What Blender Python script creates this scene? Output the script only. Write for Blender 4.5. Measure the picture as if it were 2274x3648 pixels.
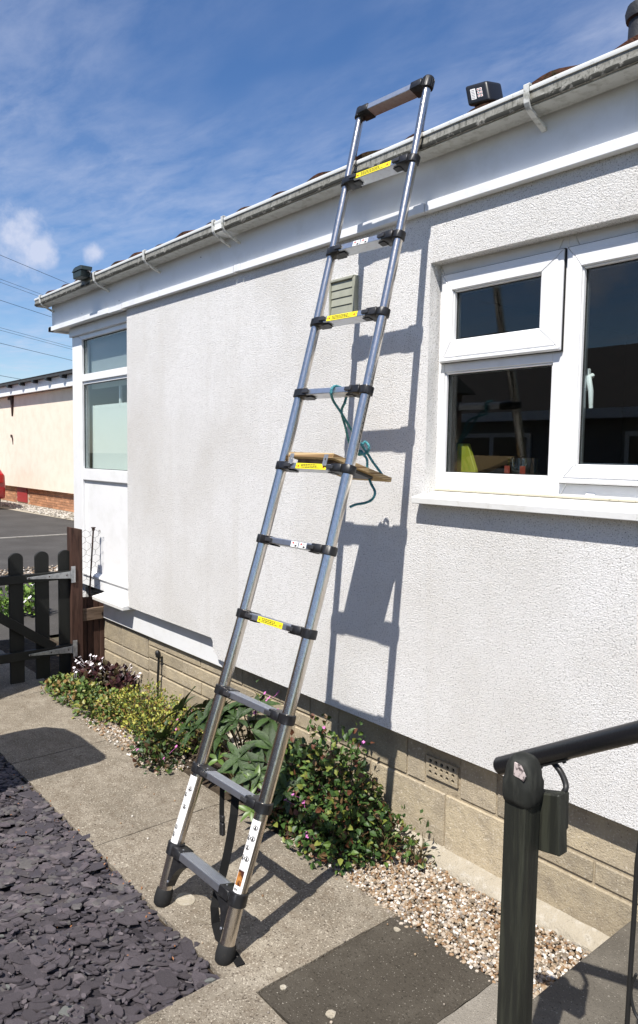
import bpy, bmesh, math, random
from mathutils import Vector, Matrix
R = math.radians
for o in list(bpy.data.objects): bpy.data.objects.remove(o, do_unlink=True)
scene = bpy.context.scene
C = scene.collection
random.seed(7)

# ------------------------------------------------------------------ camera
# world: X along the bungalow wall (to the right), Y into the house, Z up, metres
FPX, YAW, PITCH, ROLL, CH, CD = 2628.857, 0.86879, 0.07735, 0.01535, 1.64119, 2.15726
CX, CY, IW, IH = 1137.0, 1824.0, 2274.0, 3648.0
fw = Vector((-math.sin(YAW)*math.cos(PITCH), math.cos(YAW)*math.cos(PITCH), -math.sin(PITCH)))
_r = Vector((math.cos(YAW), math.sin(YAW), 0)); _u = _r.cross(fw)
cr = _r*math.cos(ROLL) + _u*math.sin(ROLL); cu = -_r*math.sin(ROLL) + _u*math.cos(ROLL)
CAM = Vector((0, -CD, CH))
cam = bpy.data.cameras.new('camera'); cam.sensor_fit = 'VERTICAL'; cam.sensor_height = 36.0; cam.sensor_width = 36.0
cam.lens = 36.0*FPX/IH; cam.clip_start = 0.05; cam.clip_end = 2000
camo = bpy.data.objects.new('camera', cam); C.objects.link(camo)
M = Matrix.Identity(4)
for i in range(3):
    M[i][0] = cr[i]; M[i][1] = cu[i]; M[i][2] = -fw[i]; M[i][3] = CAM[i]
camo.matrix_world = M; scene.camera = camo

# ------------------------------------------------------------------ sun, sky, exposure
SUN_AZ, SUN_EL = R(-22.3), R(55.6)          # direction the light travels: azimuth from +Y, and elevation
sd = Vector((math.sin(SUN_AZ)*math.cos(SUN_EL), math.cos(SUN_AZ)*math.cos(SUN_EL), -math.sin(SUN_EL)))
sl = bpy.data.lights.new('sun', 'SUN'); sl.energy = 5.0; sl.angle = R(0.53); sl.color = (1.0, 0.955, 0.89)
so = bpy.data.objects.new('sun', sl); C.objects.link(so)
so.rotation_euler = sd.to_track_quat('-Z', 'Y').to_euler(); so.location = (3, -6, 9)
world = bpy.data.worlds.new('World'); scene.world = world; world.use_nodes = True
wn, wl = world.node_tree.nodes, world.node_tree.links
for n in list(wn): wn.remove(n)
def N(nt, t, **k):
    n = nt.nodes.new(t)
    for a, b in k.items():
        if a.startswith('i_'):
            key = a[2:]; key = int(key) if key.isdigit() else key
            n.inputs[key].default_value = b
        else: setattr(n, a, b)
    return n
wt = world.node_tree
sky = N(wt, 'ShaderNodeTexSky', sky_type='NISHITA', sun_disc=False, sun_elevation=SUN_EL, sun_rotation=math.atan2(-sd.x, -sd.y),
        altitude=0.0, air_density=1.0, dust_density=0.35, ozone_density=3.0)
tc = N(wt, 'ShaderNodeTexCoord')
sep = N(wt, 'ShaderNodeSeparateXYZ'); wl.new(tc.outputs['Generated'], sep.inputs[0])
zc = N(wt, 'ShaderNodeMath', operation='MAXIMUM', i_1=0.06); wl.new(sep.outputs[2], zc.inputs[0])
dx = N(wt, 'ShaderNodeMath', operation='DIVIDE'); wl.new(sep.outputs[0], dx.inputs[0]); wl.new(zc.outputs[0], dx.inputs[1])
dy = N(wt, 'ShaderNodeMath', operation='DIVIDE'); wl.new(sep.outputs[1], dy.inputs[0]); wl.new(zc.outputs[0], dy.inputs[1])
cmb = N(wt, 'ShaderNodeCombineXYZ'); wl.new(dx.outputs[0], cmb.inputs[0]); wl.new(dy.outputs[0], cmb.inputs[1])
mp = N(wt, 'ShaderNodeMapping', i_Rotation=(0, 0, R(-20)), i_Scale=(0.75, 1.7, 1.0), i_Location=(3.1, 1.7, 0.0)); wl.new(cmb.outputs[0], mp.inputs[0])
n1 = N(wt, 'ShaderNodeTexNoise', i_Scale=0.9, i_Detail=3.0, i_Roughness=0.5); wl.new(mp.outputs[0], n1.inputs[0])
n2 = N(wt, 'ShaderNodeTexNoise', i_Scale=4.2, i_Detail=9.0, i_Roughness=0.62, i_Distortion=0.25); wl.new(mp.outputs[0], n2.inputs[0])
r1 = N(wt, 'ShaderNodeMapRange', i_1=0.27, i_2=0.66); wl.new(n1.outputs[0], r1.inputs[0])
r2 = N(wt, 'ShaderNodeMapRange', i_1=0.34, i_2=0.82, i_3=0.12, i_4=1.0); wl.new(n2.outputs[0], r2.inputs[0])
cm = N(wt, 'ShaderNodeMath', operation='MULTIPLY'); wl.new(r1.outputs[0], cm.inputs[0]); wl.new(r2.outputs[0], cm.inputs[1])
cm2 = N(wt, 'ShaderNodeMath', operation='MULTIPLY', i_1=0.60); wl.new(cm.outputs[0], cm2.inputs[0])
# small cumulus puffs low in the sky, all the way round
n3 = N(wt, 'ShaderNodeTexNoise', i_Scale=20.0, i_Detail=7.0, i_Roughness=0.6); wl.new(tc.outputs['Generated'], n3.inputs[0])
n3b = N(wt, 'ShaderNodeMath', operation='MULTIPLY', i_1=2.6); wl.new(n3.outputs[0], n3b.inputs[0])
cl3 = None
def sky_dir(x, y): return (cr*((x-CX)/FPX)+cu*(-(y-CY)/FPX)+fw).normalized()
for d_, rad_ in ((sky_dir(60,860), .048), (sky_dir(135,885), .028), (sky_dir(345,905), .018), (sky_dir(-420,930), .07), (sky_dir(2900,1150), .08), (Vector((-.5,-.83,.26)), .085), (Vector((.2,-.95,.22)), .07), (Vector((-.75,-.62,.2)), .06), (Vector((.9,-.3,.3)), .08), (Vector((-.05,-.96,.33)), .05)):
    ds = N(wt, 'ShaderNodeVectorMath', operation='DISTANCE'); ds.inputs[1].default_value = d_.normalized(); wl.new(tc.outputs['Generated'], ds.inputs[0])
    mr_ = N(wt, 'ShaderNodeMapRange', i_1=rad_*1.25, i_2=rad_*.15); wl.new(ds.outputs['Value'], mr_.inputs[0])
    ml = N(wt, 'ShaderNodeMath', operation='ADD'); wl.new(mr_.outputs[0], ml.inputs[0]); wl.new(n3b.outputs[0], ml.inputs[1])
    mq = N(wt, 'ShaderNodeMapRange', i_1=1.45, i_2=2.25, i_4=.85); wl.new(ml.outputs[0], mq.inputs[0])
    mk = N(wt, 'ShaderNodeMapRange', i_1=0.0, i_2=0.35); wl.new(mr_.outputs[0], mk.inputs[0])
    mq2 = N(wt, 'ShaderNodeMath', operation='MULTIPLY'); wl.new(mq.outputs[0], mq2.inputs[0]); wl.new(mk.outputs[0], mq2.inputs[1]); mq = mq2
    if cl3 is None: cl3 = mq
    else:
        mm = N(wt, 'ShaderNodeMath', operation='MAXIMUM'); wl.new(cl3.outputs[0], mm.inputs[0]); wl.new(mq.outputs[0], mm.inputs[1]); cl3 = mm
call = N(wt, 'ShaderNodeMath', operation='MAXIMUM'); wl.new(cm2.outputs[0], call.inputs[0]); wl.new(cl3.outputs[0], call.inputs[1])
hs = N(wt, 'ShaderNodeHueSaturation', i_Hue=0.507, i_Saturation=1.20, i_Value=1.06); wl.new(sky.outputs[0], hs.inputs['Color'])
mx = N(wt, 'ShaderNodeMixRGB', i_2=(5.2, 5.6, 6.9, 1)); wl.new(call.outputs[0], mx.inputs[0]); wl.new(hs.outputs[0], mx.inputs[1])
bg = N(wt, 'ShaderNodeBackground', i_Strength=0.092); wl.new(mx.outputs[0], bg.inputs[0])
wo = N(wt, 'ShaderNodeOutputWorld'); wl.new(bg.outputs[0], wo.inputs[0])
scene.view_settings.view_transform = 'Standard'; scene.view_settings.look = 'None'
scene.view_settings.gamma = 1.0; scene.view_settings.use_curve_mapping = False
scene.view_settings.exposure = 0.52

# ------------------------------------------------------------------ pixel -> point on a known plane
def ray(x, y): return cr*((x-CX)/FPX) + cu*(-(y-CY)/FPX) + fw
def on(x, y, axis, val):
    v = ray(x, y); t = (val-CAM[axis])/v[axis]; return CAM + v*t
def onX(x, y, v): return on(x, y, 0, v)
def onY(x, y, v): return on(x, y, 1, v)
def onZ(x, y, v=0.0): return on(x, y, 2, v)

# ------------------------------------------------------------------ mesh helpers
class MB:
    def __init__(s): s.v = []; s.f = []
    def add(s, vs, fs):
        b = len(s.v); s.v += [tuple(v) for v in vs]; s.f += [tuple(i+b for i in f) for f in fs]; return s
    def box(s, a, b):
        x0, y0, z0 = a; x1, y1, z1 = b
        if x0 > x1: x0, x1 = x1, x0
        if y0 > y1: y0, y1 = y1, y0
        if z0 > z1: z0, z1 = z1, z0
        return s.add([(x0,y0,z0),(x1,y0,z0),(x1,y1,z0),(x0,y1,z0),(x0,y0,z1),(x1,y0,z1),(x1,y1,z1),(x0,y1,z1)],
              [(0,3,2,1),(4,5,6,7),(0,1,5,4),(1,2,6,5),(2,3,7,6),(3,0,4,7)])
    def obox(s, c, ax, ay, az):
        c = Vector(c); ax = Vector(ax); ay = Vector(ay); az = Vector(az)
        if ax.cross(ay).dot(az) < 0: ax = -ax
        P = [c-ax-ay-az, c+ax-ay-az, c+ax+ay-az, c-ax+ay-az, c-ax-ay+az, c+ax-ay+az, c+ax+ay+az, c-ax+ay+az]
        return s.add(P, [(0,3,2,1),(4,5,6,7),(0,1,5,4),(1,2,6,5),(2,3,7,6),(3,0,4,7)])
    def prism(s, poly, d):
        n = len(poly); d = Vector(d); P = [Vector(p) for p in poly]
        nrm = Vector((0,0,0))
        for i in range(n):
            nrm += P[i].cross(P[(i+1) % n])
        if nrm.dot(d) < 0: P.reverse()
        return s.add([p for p in P]+[p+d for p in P],
              [tuple(reversed(range(n))), tuple(range(n, 2*n))] + [(i, (i+1) % n, n+(i+1) % n, n+i) for i in range(n)])
    def tube(s, pts, r, n=8, cap=True, closed=False):
        P = [Vector(p) for p in pts]; m = len(P); rr = r if isinstance(r, (list, tuple)) else [r]*m
        up = None; rings = []
        for i in range(m):
            if closed: t = P[(i+1) % m]-P[i-1]
            else: t = (P[min(i+1, m-1)]-P[max(i-1, 0)])
            if t.length < 1e-9: t = Vector((0,0,1))
            t.normalize()
            if up is None: up = t.orthogonal().normalized()
            up = (up - t*up.dot(t))
            up = up.normalized() if up.length > 1e-6 else t.orthogonal().normalized()
            b = t.cross(up)
            rings.append([P[i]+(up*math.cos(2*math.pi*k/n)+b*math.sin(2*math.pi*k/n))*rr[i] for k in range(n)])
        vs = [v for g in rings for v in g]; fs = []
        for i in range(m if closed else m-1):
            j = (i+1) % m
            for k in range(n): fs.append((i*n+k, i*n+(k+1) % n, j*n+(k+1) % n, j*n+k))
        if cap and not closed: fs += [tuple(reversed(range(n))), tuple((m-1)*n+k for k in range(n))]
        return s.add(vs, fs)
    def lathe(s, o, d, prof, n=20, cap=True):
        d = Vector(d).normalized(); pts = [Vector(o)+d*t for t, _ in prof]
        a = d.orthogonal().normalized(); b = d.cross(a); vs = []
        for p, (t, r) in zip(pts, prof): vs += [p+(a*math.cos(2*math.pi*k/n)+b*math.sin(2*math.pi*k/n))*r for k in range(n)]
        m = len(prof); fs = [(i*n+k, i*n+(k+1) % n, (i+1)*n+(k+1) % n, (i+1)*n+k) for i in range(m-1) for k in range(n)]
        if cap: fs += [tuple(reversed(range(n))), tuple((m-1)*n+k for k in range(n))]
        return s.add(vs, fs)
    def ribbon(s, pts, side, w, th):
        side = Vector(side).normalized(); P = [Vector(p) for p in pts]; vs = []
        for i, p in enumerate(P):
            t = (P[min(i+1, len(P)-1)]-P[max(i-1, 0)]).normalized(); sd_ = (side-t*side.dot(t)).normalized(); nn = t.cross(sd_)
            vs += [p-sd_*w/2-nn*th/2, p+sd_*w/2-nn*th/2, p+sd_*w/2+nn*th/2, p-sd_*w/2+nn*th/2]
        fs = [(3,2,1,0)]
        for i in range(len(P)-1):
            for k in range(4): fs.append((i*4+k, i*4+(k+1) % 4, i*4+4+(k+1) % 4, i*4+4+k))
        b = (len(P)-1)*4; fs.append((b, b+1, b+2, b+3)); return s.add(vs, fs)
    def mesh(s, name, bevel=0.0, seg=1, smooth=0):
        me = bpy.data.meshes.new(name); me.from_pydata(s.v, [], s.f); me.update()
        if bevel > 0:
            bm = bmesh.new(); bm.from_mesh(me)
            es = [e for e in bm.edges if len(e.link_faces) == 2 and e.calc_face_angle(0) > 0.5]
            bmesh.ops.bevel(bm, geom=es, offset=bevel, segments=seg, profile=0.6, affect='EDGES', clamp_overlap=True)
            bm.to_mesh(me); bm.free()
        if smooth:
            for p in me.polygons: p.use_smooth = True
            me.set_sharp_from_angle(angle=R(smooth))
        return me
    def build(s, name, mat, parent=None, bevel=0.0, seg=1, smooth=0, kind=None):
        return put(name, s.mesh(name, bevel, seg, smooth), mat, parent, kind)
def put(name, me, mat, parent=None, kind=None, mw=None):
    if mat is not None and not me.materials: me.materials.append(mat)
    o = bpy.data.objects.new(name, me); C.objects.link(o)
    if mw is not None: o.matrix_basis = mw
    if parent is not None: child(o, parent)
    if kind: o['kind'] = kind
    return o
def root_loc(o):
    l = Vector((0,0,0))
    if o.type == 'EMPTY': l = o.location.copy()
    return l
def child(o, parent):
    o.parent = parent
    if parent.type == 'EMPTY': o.matrix_parent_inverse = Matrix.Translation(-parent.location)
    else: o.matrix_parent_inverse = parent.matrix_basis.inverted()
def thing(name, label, cat, loc=(0,0,0), group=None):
    e = bpy.data.objects.new(name, None); C.objects.link(e); e.location = loc; e.empty_display_size = 0.1
    return tag(e, label, cat, group)
def tag(o, label, cat, group=None):
    o['label'] = label; o['category'] = cat
    if group: o['group'] = group
    return o
def struct(o): o['kind'] = 'structure'; return o
def arc(n, f): return [f(i/(n-1)) for i in range(n)]

# ------------------------------------------------------------------ materials
def new_mat(name):
    m = bpy.data.materials.new(name); m.use_nodes = True; nt = m.node_tree
    for n in list(nt.nodes): nt.nodes.remove(n)
    out = nt.nodes.new('ShaderNodeOutputMaterial'); b = nt.nodes.new('ShaderNodeBsdfPrincipled')
    nt.links.new(b.outputs[0], out.inputs[0]); return m, nt, b
def mat(name, col, rough=0.6, metal=0.0, spec=0.5, mix=(), bump=(), rand=0.0, island=None, stretch=None, coat=0.0):
    """mix: (colour, noise scale, lo, hi, detail) layers; bump: (scale, distance, detail, kind); rand: brightness spread per object"""
    m, nt, b = new_mat(name); L = nt.links
    b.inputs['Roughness'].default_value = rough; b.inputs['Metallic'].default_value = metal
    b.inputs['Specular IOR Level'].default_value = spec; b.inputs['Coat Weight'].default_value = coat
    tcn = nt.nodes.new('ShaderNodeTexCoord'); oi = nt.nodes.new('ShaderNodeObjectInfo')
    off = N(nt, 'ShaderNodeVectorMath', operation='SCALE'); off.inputs[0].default_value = (37, 53, 71); L.new(oi.outputs['Random'], off.inputs['Scale'])
    vec = N(nt, 'ShaderNodeVectorMath', operation='ADD'); L.new(tcn.outputs['Object'], vec.inputs[0]); L.new(off.outputs[0], vec.inputs[1])
    v = vec.outputs[0]
    if stretch:
        mpn = N(nt, 'ShaderNodeMapping', i_Scale=stretch); L.new(v, mpn.inputs[0]); v = mpn.outputs[0]
    rgb = N(nt, 'ShaderNodeRGB'); rgb.outputs[0].default_value = (*col, 1); cur = rgb.outputs[0]
    if island:
        geo = nt.nodes.new('ShaderNodeNewGeometry'); rp = nt.nodes.new('ShaderNodeValToRGB'); el = rp.color_ramp.elements
        rp.color_ramp.interpolation = 'CONSTANT' if len(island) > 3 else 'LINEAR'
        while len(el) < len(island): el.new(0.5)
        for i, c_ in enumerate(island): el[i].position = i/len(island) if len(island) > 3 else i/(len(island)-1); el[i].color = (*c_, 1)
        L.new(geo.outputs['Random Per Island'], rp.inputs[0]); cur = rp.outputs[0]
    for (c_, sc, lo_, hi_, det, *ex) in mix:
        vv = v
        if ex:
            mq_ = N(nt, 'ShaderNodeMapping', i_Scale=ex[0]); L.new(v, mq_.inputs[0]); vv = mq_.outputs[0]
        nz = N(nt, 'ShaderNodeTexNoise', i_Scale=sc, i_Detail=det, i_Roughness=0.6); L.new(vv, nz.inputs[0])
        mr = N(nt, 'ShaderNodeMapRange', i_1=lo_, i_2=hi_); L.new(nz.outputs[0], mr.inputs[0])
        mi = N(nt, 'ShaderNodeMixRGB', i_2=(*c_, 1)); L.new(mr.outputs[0], mi.inputs[0]); L.new(cur, mi.inputs[1]); cur = mi.outputs[0]
    if rand:
        mr = N(nt, 'ShaderNodeMapRange', i_3=1-rand, i_4=1+rand); L.new(oi.outputs['Random'], mr.inputs[0])
        hv = N(nt, 'ShaderNodeHueSaturation'); L.new(mr.outputs[0], hv.inputs['Value']); L.new(cur, hv.inputs['Color']); cur = hv.outputs[0]
    L.new(cur, b.inputs['Base Color'])
    last = None
    for (sc, dist, det, kind) in bump:
        if kind == 'v':
            nz = N(nt, 'ShaderNodeTexVoronoi', i_Scale=sc); o_ = nz.outputs['Distance']
        else:
            nz = N(nt, 'ShaderNodeTexNoise', i_Scale=sc, i_Detail=det, i_Roughness=0.6); o_ = nz.outputs[0]
        L.new(v, nz.inputs['Vector'])
        bp = N(nt, 'ShaderNodeBump', i_Strength=1.0, i_Distance=dist); L.new(o_, bp.inputs['Height'])
        if last: L.new(last, bp.inputs['Normal'])
        last = bp.outputs[0]
    if last: L.new(last, b.inputs['Normal'])
    return m
K = {}
K['render'] = mat('roughcast', (.785,.775,.76), .92, spec=.15, mix=[((.665,.645,.61), 1.3, .42, .68, 4), ((.69,.67,.635), 1.0, .52, .76, 5, (7, 7, .55)), ((.71,.70,.68), 30, .5, .72, 5), ((.27,.26,.245), 190, .585, .66, 2), ((.46,.445,.42), 95, .61, .69, 3)],  # dark specks in the colour stand for shade inside the pits
                  bump=[(300, .0050, 2, 'n'), (170, .0036, 2, 'n')])
K['upvc'] = mat('white_plastic', (.80,.80,.80), .28, spec=.5, mix=[((.70,.70,.68), 6, .5, .8, 4)], bump=[(9, .0006, 2, 'n')])
K['fascia'] = mat('fascia_plastic', (.74,.75,.76), .38, mix=[((.62,.62,.60), 5, .5, .8, 5), ((.5,.48,.44), 45, .74, .8, 2)])
K['sillw'] = mat('sill_white', (.78,.78,.76), .45, mix=[((.55,.53,.46), 25, .62, .78, 4), ((.68,.67,.63), 5, .45, .75, 4)], bump=[(60, .0006, 3, 'n')])
K['gutter'] = mat('weathered_gutter', (.27,.265,.235), .6, mix=[((.17,.165,.14), 38, .42, .64, 6), ((.07,.07,.055), 90, .60, .72, 4), ((.48,.48,.44), 22, .62, .74, 4), ((.07,.07,.055), 10, .52, .68, 4, (14, 14, 1.5))], bump=[(160, .0012, 3, 'n')])
K['gutter_groove'] = mat('gutter_groove_dirt', (.03,.03,.024), .9, mix=[((.30,.29,.26), 30, .55, .68, 4)])  # dark strip, paler in patches, along the gutter's lower front edge
K['gutter_under'] = mat('gutter_underside', (.50,.50,.465), .6, mix=[((.30,.29,.25), 26, .48, .72, 6), ((.15,.145,.12), 80, .64, .74, 4)])
K['gutter_rim'] = mat('gutter_rim', (.80,.81,.79), .35, mix=[((.35,.36,.30), 55, .63, .74, 5)])
K['gutter_in'] = mat('gutter_dirt', (.05,.05,.04), .9)
K['block'] = mat('concrete_block', (.40,.335,.23), .92, spec=.2, mix=[((.30,.255,.19), 3.0, .45, .65, 5), ((.28,.235,.17), 14, .45, .75, 6), ((.52,.46,.36), 120, .56, .70, 3), ((.16,.13,.09), 150, .62, .72, 3)],
                 bump=[(170, .0035, 4, 'n'), (22, .005, 4, 'n')], rand=.16)
K['mortar'] = mat('mortar', (.36,.30,.21), .95, spec=.15, mix=[((.2,.16,.11), 40, .5, .75, 5)], bump=[(120, .004, 3, 'n')])
K['haunch'] = mat('haunch_concrete', (.36,.32,.25), .95, spec=.15, mix=[((.50,.47,.41), 30, .5, .75, 6), ((.22,.19,.14), 60, .58, .75, 5)], bump=[(140, .005, 4, 'n'), (25, .008, 4, 'n')])
K['path'] = mat('path_concrete', (.205,.176,.135), .95, spec=.15, mix=[((.30,.265,.21), 9, .42, .72, 6), ((.15,.13,.10), 2.2, .50, .72, 6), ((.165,.135,.10), 24, .48, .72, 6), ((.48,.43,.35), 150, .58, .70, 2), ((.085,.068,.052), 130, .56, .68, 2), ((.075,.055,.045), 48, .70, .75, 3)],
                bump=[(190, .004, 3, 'n'), (40, .003, 4, 'n')], rand=.05)
K['slab_dark'] = mat('dark_slab', (.060,.052,.041), .95, spec=.15, mix=[((.085,.075,.06), 9, .45, .75, 5), ((.36,.33,.28), 170, .66, .74, 2), ((.03,.026,.02), 120, .55, .72, 3)], bump=[(190, .003, 3, 'n')])
K['slab_mid'] = mat('mid_slab', (.22,.20,.17), .95, spec=.15, mix=[((.30,.275,.235), 10, .45, .72, 6), ((.42,.39,.33), 180, .62, .73, 2), ((.10,.09,.075), 190, .58, .72, 3)], bump=[(190, .0035, 3, 'n')], rand=.08)
K['step'] = mat('step_concrete', (.105,.094,.077), .95, spec=.15, mix=[((.145,.13,.107), 10, .45, .72, 6), ((.40,.37,.31), 180, .66, .74, 2), ((.045,.04,.032), 190, .58, .72, 3)], bump=[(190, .0035, 3, 'n')])
K['soil'] = mat('soil', (.055,.042,.03), .98, spec=.1, mix=[((.11,.085,.06), 30, .45, .7, 6)], bump=[(70, .012, 5, 'n')])
K['slatebase'] = mat('slate_dust', (.035,.031,.035), .95, spec=.15, bump=[(60, .01, 4, 'n')])
K['slate'] = mat('plum_slate', (.088,.074,.080), .62, spec=.35, mix=[((.040,.034,.040), 16, .4, .7, 5), ((.11,.10,.10), 45, .56, .75, 4)], bump=[(70, .0022, 5, 'n')], rand=.28)
K['slates'] = mat('plum_slate_mass', (.08,.07,.08), .62, spec=.35, island=[(.048,.041,.046), (.092,.076,.083), (.070,.060,.061), (.12,.102,.106), (.056,.049,.056), (.10,.092,.088)], mix=[((.05,.045,.053), 30, .45, .72, 5)], bump=[(70, .0022, 5, 'n')])
K['slate_pale'] = mat('grey_green_slate', (.16,.165,.15), .7, mix=[((.10,.105,.1), 30, .45, .7, 5)], bump=[(70, .002, 5, 'n')])
K['gravel'] = mat('flint_gravel', (.5,.4,.3), .55, spec=.4, island=[(.29,.215,.14), (.45,.39,.32), (.19,.11,.055), (.35,.28,.20), (.60,.565,.51), (.15,.12,.085), (.28,.18,.10), (.23,.20,.17), (.39,.33,.26)],
                  mix=[((.25,.17,.1), 160, .55, .75, 4)])
K['greygravel'] = mat('grey_gravel', (.4,.37,.32), .8, island=[(.42,.38,.32), (.20,.18,.15), (.55,.51,.45), (.30,.27,.22)])
K['leaflitter'] = mat('dead_leaf', (.28,.115,.04), .7, rand=.4)
K['asphalt'] = mat('asphalt', (.058,.054,.050), .95, spec=.2, mix=[((.08,.075,.07), 1.3, .4, .7, 5), ((.17,.16,.15), 120, .62, .75, 2)], bump=[(120, .004, 3, 'n')])
K['ground'] = mat('earth_ground', (.10,.085,.06), .98, spec=.1, mix=[((.05,.075,.025), 1.5, .45, .65, 5)])
K['kerb'] = mat('kerb_concrete', (.32,.30,.26), .95, mix=[((.2,.18,.15), 12, .45, .7, 5)])
K['steel'] = mat('stainless', (.68,.63,.57), .20, metal=1.0, stretch=(1, 1, .02), mix=[((.53,.47,.40), 260, .45, .7, 3)], bump=[(420, .0004, 2, 'n')])
K['alu'] = mat('aluminium', (.60,.62,.65), .42, metal=1.0, mix=[((.5,.5,.51), 60, .5, .75, 3)])
K['blackp'] = mat('black_plastic', (.011,.011,.012), .42, spec=.45, mix=[((.02,.02,.021), 60, .5, .7, 3)])
K['rubber'] = mat('black_rubber', (.014,.014,.014), .8, spec=.3, mix=[((.035,.03,.026), 50, .6, .8, 4)], bump=[(220, .0012, 3, 'n')])
K['web'] = mat('webbing', (.010,.010,.010), .9, spec=.15, bump=[(500, .001, 2, 'n')])
K['yellow'] = mat('yellow_sticker', (.85,.72,.02), .45)
K['label'] = mat('white_label', (.82,.81,.79), .42)
K['ink'] = mat('black_print', (.02,.018,.018), .5)
K['inkgrey'] = mat('grey_print', (.28,.27,.27), .5)
K['inkred'] = mat('red_print', (.45,.02,.02), .5)
K['photo_o'] = mat('sticker_picture', (.42,.17,.035), .45, mix=[((.05,.012,.006), 45, .48, .6, 3), ((.75,.5,.22), 60, .6, .72, 2)])
K['grey_lever'] = mat('grey_lever', (.03,.03,.032), .4)
K['ply'] = mat('plywood', (.52,.36,.17), .8, spec=.25, stretch=(.3, 1, 3), mix=[((.35,.22,.09), 24, .5, .72, 5), ((.12,.07,.03), 30, .68, .74, 3)], bump=[(50, .001, 4, 'n')])
K['ply_edge'] = mat('plywood_edge', (.55,.40,.21), .85, stretch=(.2, .2, 30), mix=[((.22,.13,.055), 6, .48, .56, 2)])
K['rope'] = mat('teal_rope', (.025,.17,.20), .7, mix=[((.10,.34,.38), 130, .5, .6, 2)], bump=[(180, .003, 2, 'n')])
K['gate'] = mat('black_green_paint', (.0085,.0092,.0082), .62, spec=.35, mix=[((.014,.015,.013), 12, .5, .75, 5)], bump=[(90, .001, 4, 'n')], stretch=(1, 1, .15))
K['brown'] = mat('brown_timber', (.065,.033,.024), .8, spec=.25, stretch=(1, 1, .12), mix=[((.035,.018,.013), 50, .45, .65, 5), ((.10,.058,.042), 18, .52, .75, 4)], bump=[(110, .0015, 4, 'n')], rand=.12)
K['greywood'] = mat('weathered_timber', (.17,.12,.085), .9, spec=.2, stretch=(.3, .12, 1), mix=[((.07,.045,.03), 40, .45, .68, 5)], bump=[(90, .0015, 4, 'n')])
K['galv'] = mat('galvanised', (.42,.43,.44), .5, metal=.75, mix=[((.27,.28,.29), 40, .42, .65, 4)])
K['rust'] = mat('rusty_iron', (.045,.018,.012), .85, mix=[((.015,.01,.01), 90, .45, .65, 4)])
K['wire'] = mat('mesh_wire', (.08,.075,.07), .6, metal=.6)
K['timber'] = mat('dark_stain_timber', (.0125,.0135,.010), .6, spec=.4, stretch=(1, 1, .06), mix=[((.030,.032,.022), 55, .48, .62, 5), ((.008,.009,.008), 20, .5, .7, 4)], bump=[(130, .0016, 4, 'n')])
K['timber_end'] = mat('dark_stain_endgrain', (.014,.015,.0125), .7, spec=.35, stretch=(1, 1, .25), mix=[((.030,.031,.026), 60, .5, .66, 4)], bump=[(60, .0012, 3, 'n')])
K['rawwood'] = mat('bare_scuff', (.50,.42,.40), .8, mix=[((.08,.06,.06), 90, .5, .6, 3)])
K['pipe'] = mat('black_handrail', (.0095,.010,.012), .33, spec=.5, bump=[(160, .0005, 3, 'n')])
K['iron'] = mat('wrought_iron', (.012,.012,.012), .5)
K['ventp'] = mat('vent_plastic', (.33,.335,.265), .55, mix=[((.26,.265,.205), 12, .45, .7, 4)])
K['void'] = mat('deep_void', (.004,.004,.004), .95, spec=.0)  # near-black colour stands in for the darkness of deep holes
K['ventd'] = mat('vent_dark', (.03,.03,.025), .8)
K['tile'] = mat('clay_tile', (.12,.052,.034), .9, spec=.2, mix=[((.05,.045,.022), 25, .45, .65, 5), ((.14,.065,.04), 9, .5, .7, 4)], bump=[(70, .004, 4, 'n')], rand=.15)
K['lead'] = mat('dark_flue', (.02,.021,.024), .6, bump=[(40, .003, 3, 'n')])
K['moss'] = mat('moss', (.055,.06,.02), .95, bump=[(90, .01, 4, 'n')])
K['lightbody'] = mat('light_black', (.012,.012,.013), .38)
K['lightgreen'] = mat('light_green_black', (.018,.028,.025), .45)
K['solar'] = mat('solar_panel', (.012,.018,.03), .15)
K['seal'] = mat('black_gasket', (.012,.012,.013), .6)
K['pelmet'] = mat('grey_pelmet', (.30,.32,.35), .9)  # blue-grey imitates sky mirrored in the upper pane
K['bracket'] = mat('weathered_bracket', (.62,.62,.59), .5, mix=[((.30,.30,.26), 40, .5, .68, 4)])
K['sealant'] = mat('aged_sealant', (.58,.54,.42), .7, mix=[((.16,.14,.09), 70, .6, .72, 4)])
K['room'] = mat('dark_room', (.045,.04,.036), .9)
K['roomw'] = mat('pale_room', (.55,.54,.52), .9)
K['worktop'] = mat('worktop', (.16,.10,.07), .4)
K['lime'] = mat('lime_board', (.30,.30,.03), .45)
K['jugred'] = mat('jug_print', (.22,.035,.02), .4)
K['blind'] = mat('fabric_blind', (.78,.80,.78), .9, bump=[(300, .0006, 2, 'n')])
K['cream'] = mat('cream_render', (.77,.68,.56), .95, spec=.1, mix=[((.70,.61,.49), 3, .42, .7, 5), ((.50,.40,.30), 60, .62, .75, 3)], bump=[(60, .006, 3, 'n')])
K['brick'] = mat('orange_brick', (.42,.21,.11), .9, mix=[((.30,.14,.07), 12, .45, .7, 4)], rand=.25)
K['brickm'] = mat('brick_mortar', (.42,.36,.27), .95)
K['redpaint'] = mat('red_panel', (.30,.022,.022), .6)
K['roofslate'] = mat('dark_roof', (.035,.038,.04), .8, mix=[((.055,.06,.06), 10, .5, .7, 4)], rand=.15)
K['carred'] = mat('car_red', (.38,.012,.018), .25, coat=.6)
K['tyre'] = mat('tyre', (.012,.012,.012), .85)
K['alloy'] = mat('alloy_wheel', (.5,.5,.52), .3, metal=1.0)
K['carglass'] = mat('car_glass', (.012,.014,.016), .06)
K['lampred'] = mat('lamp_red', (.4,.005,.005), .15)
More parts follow.
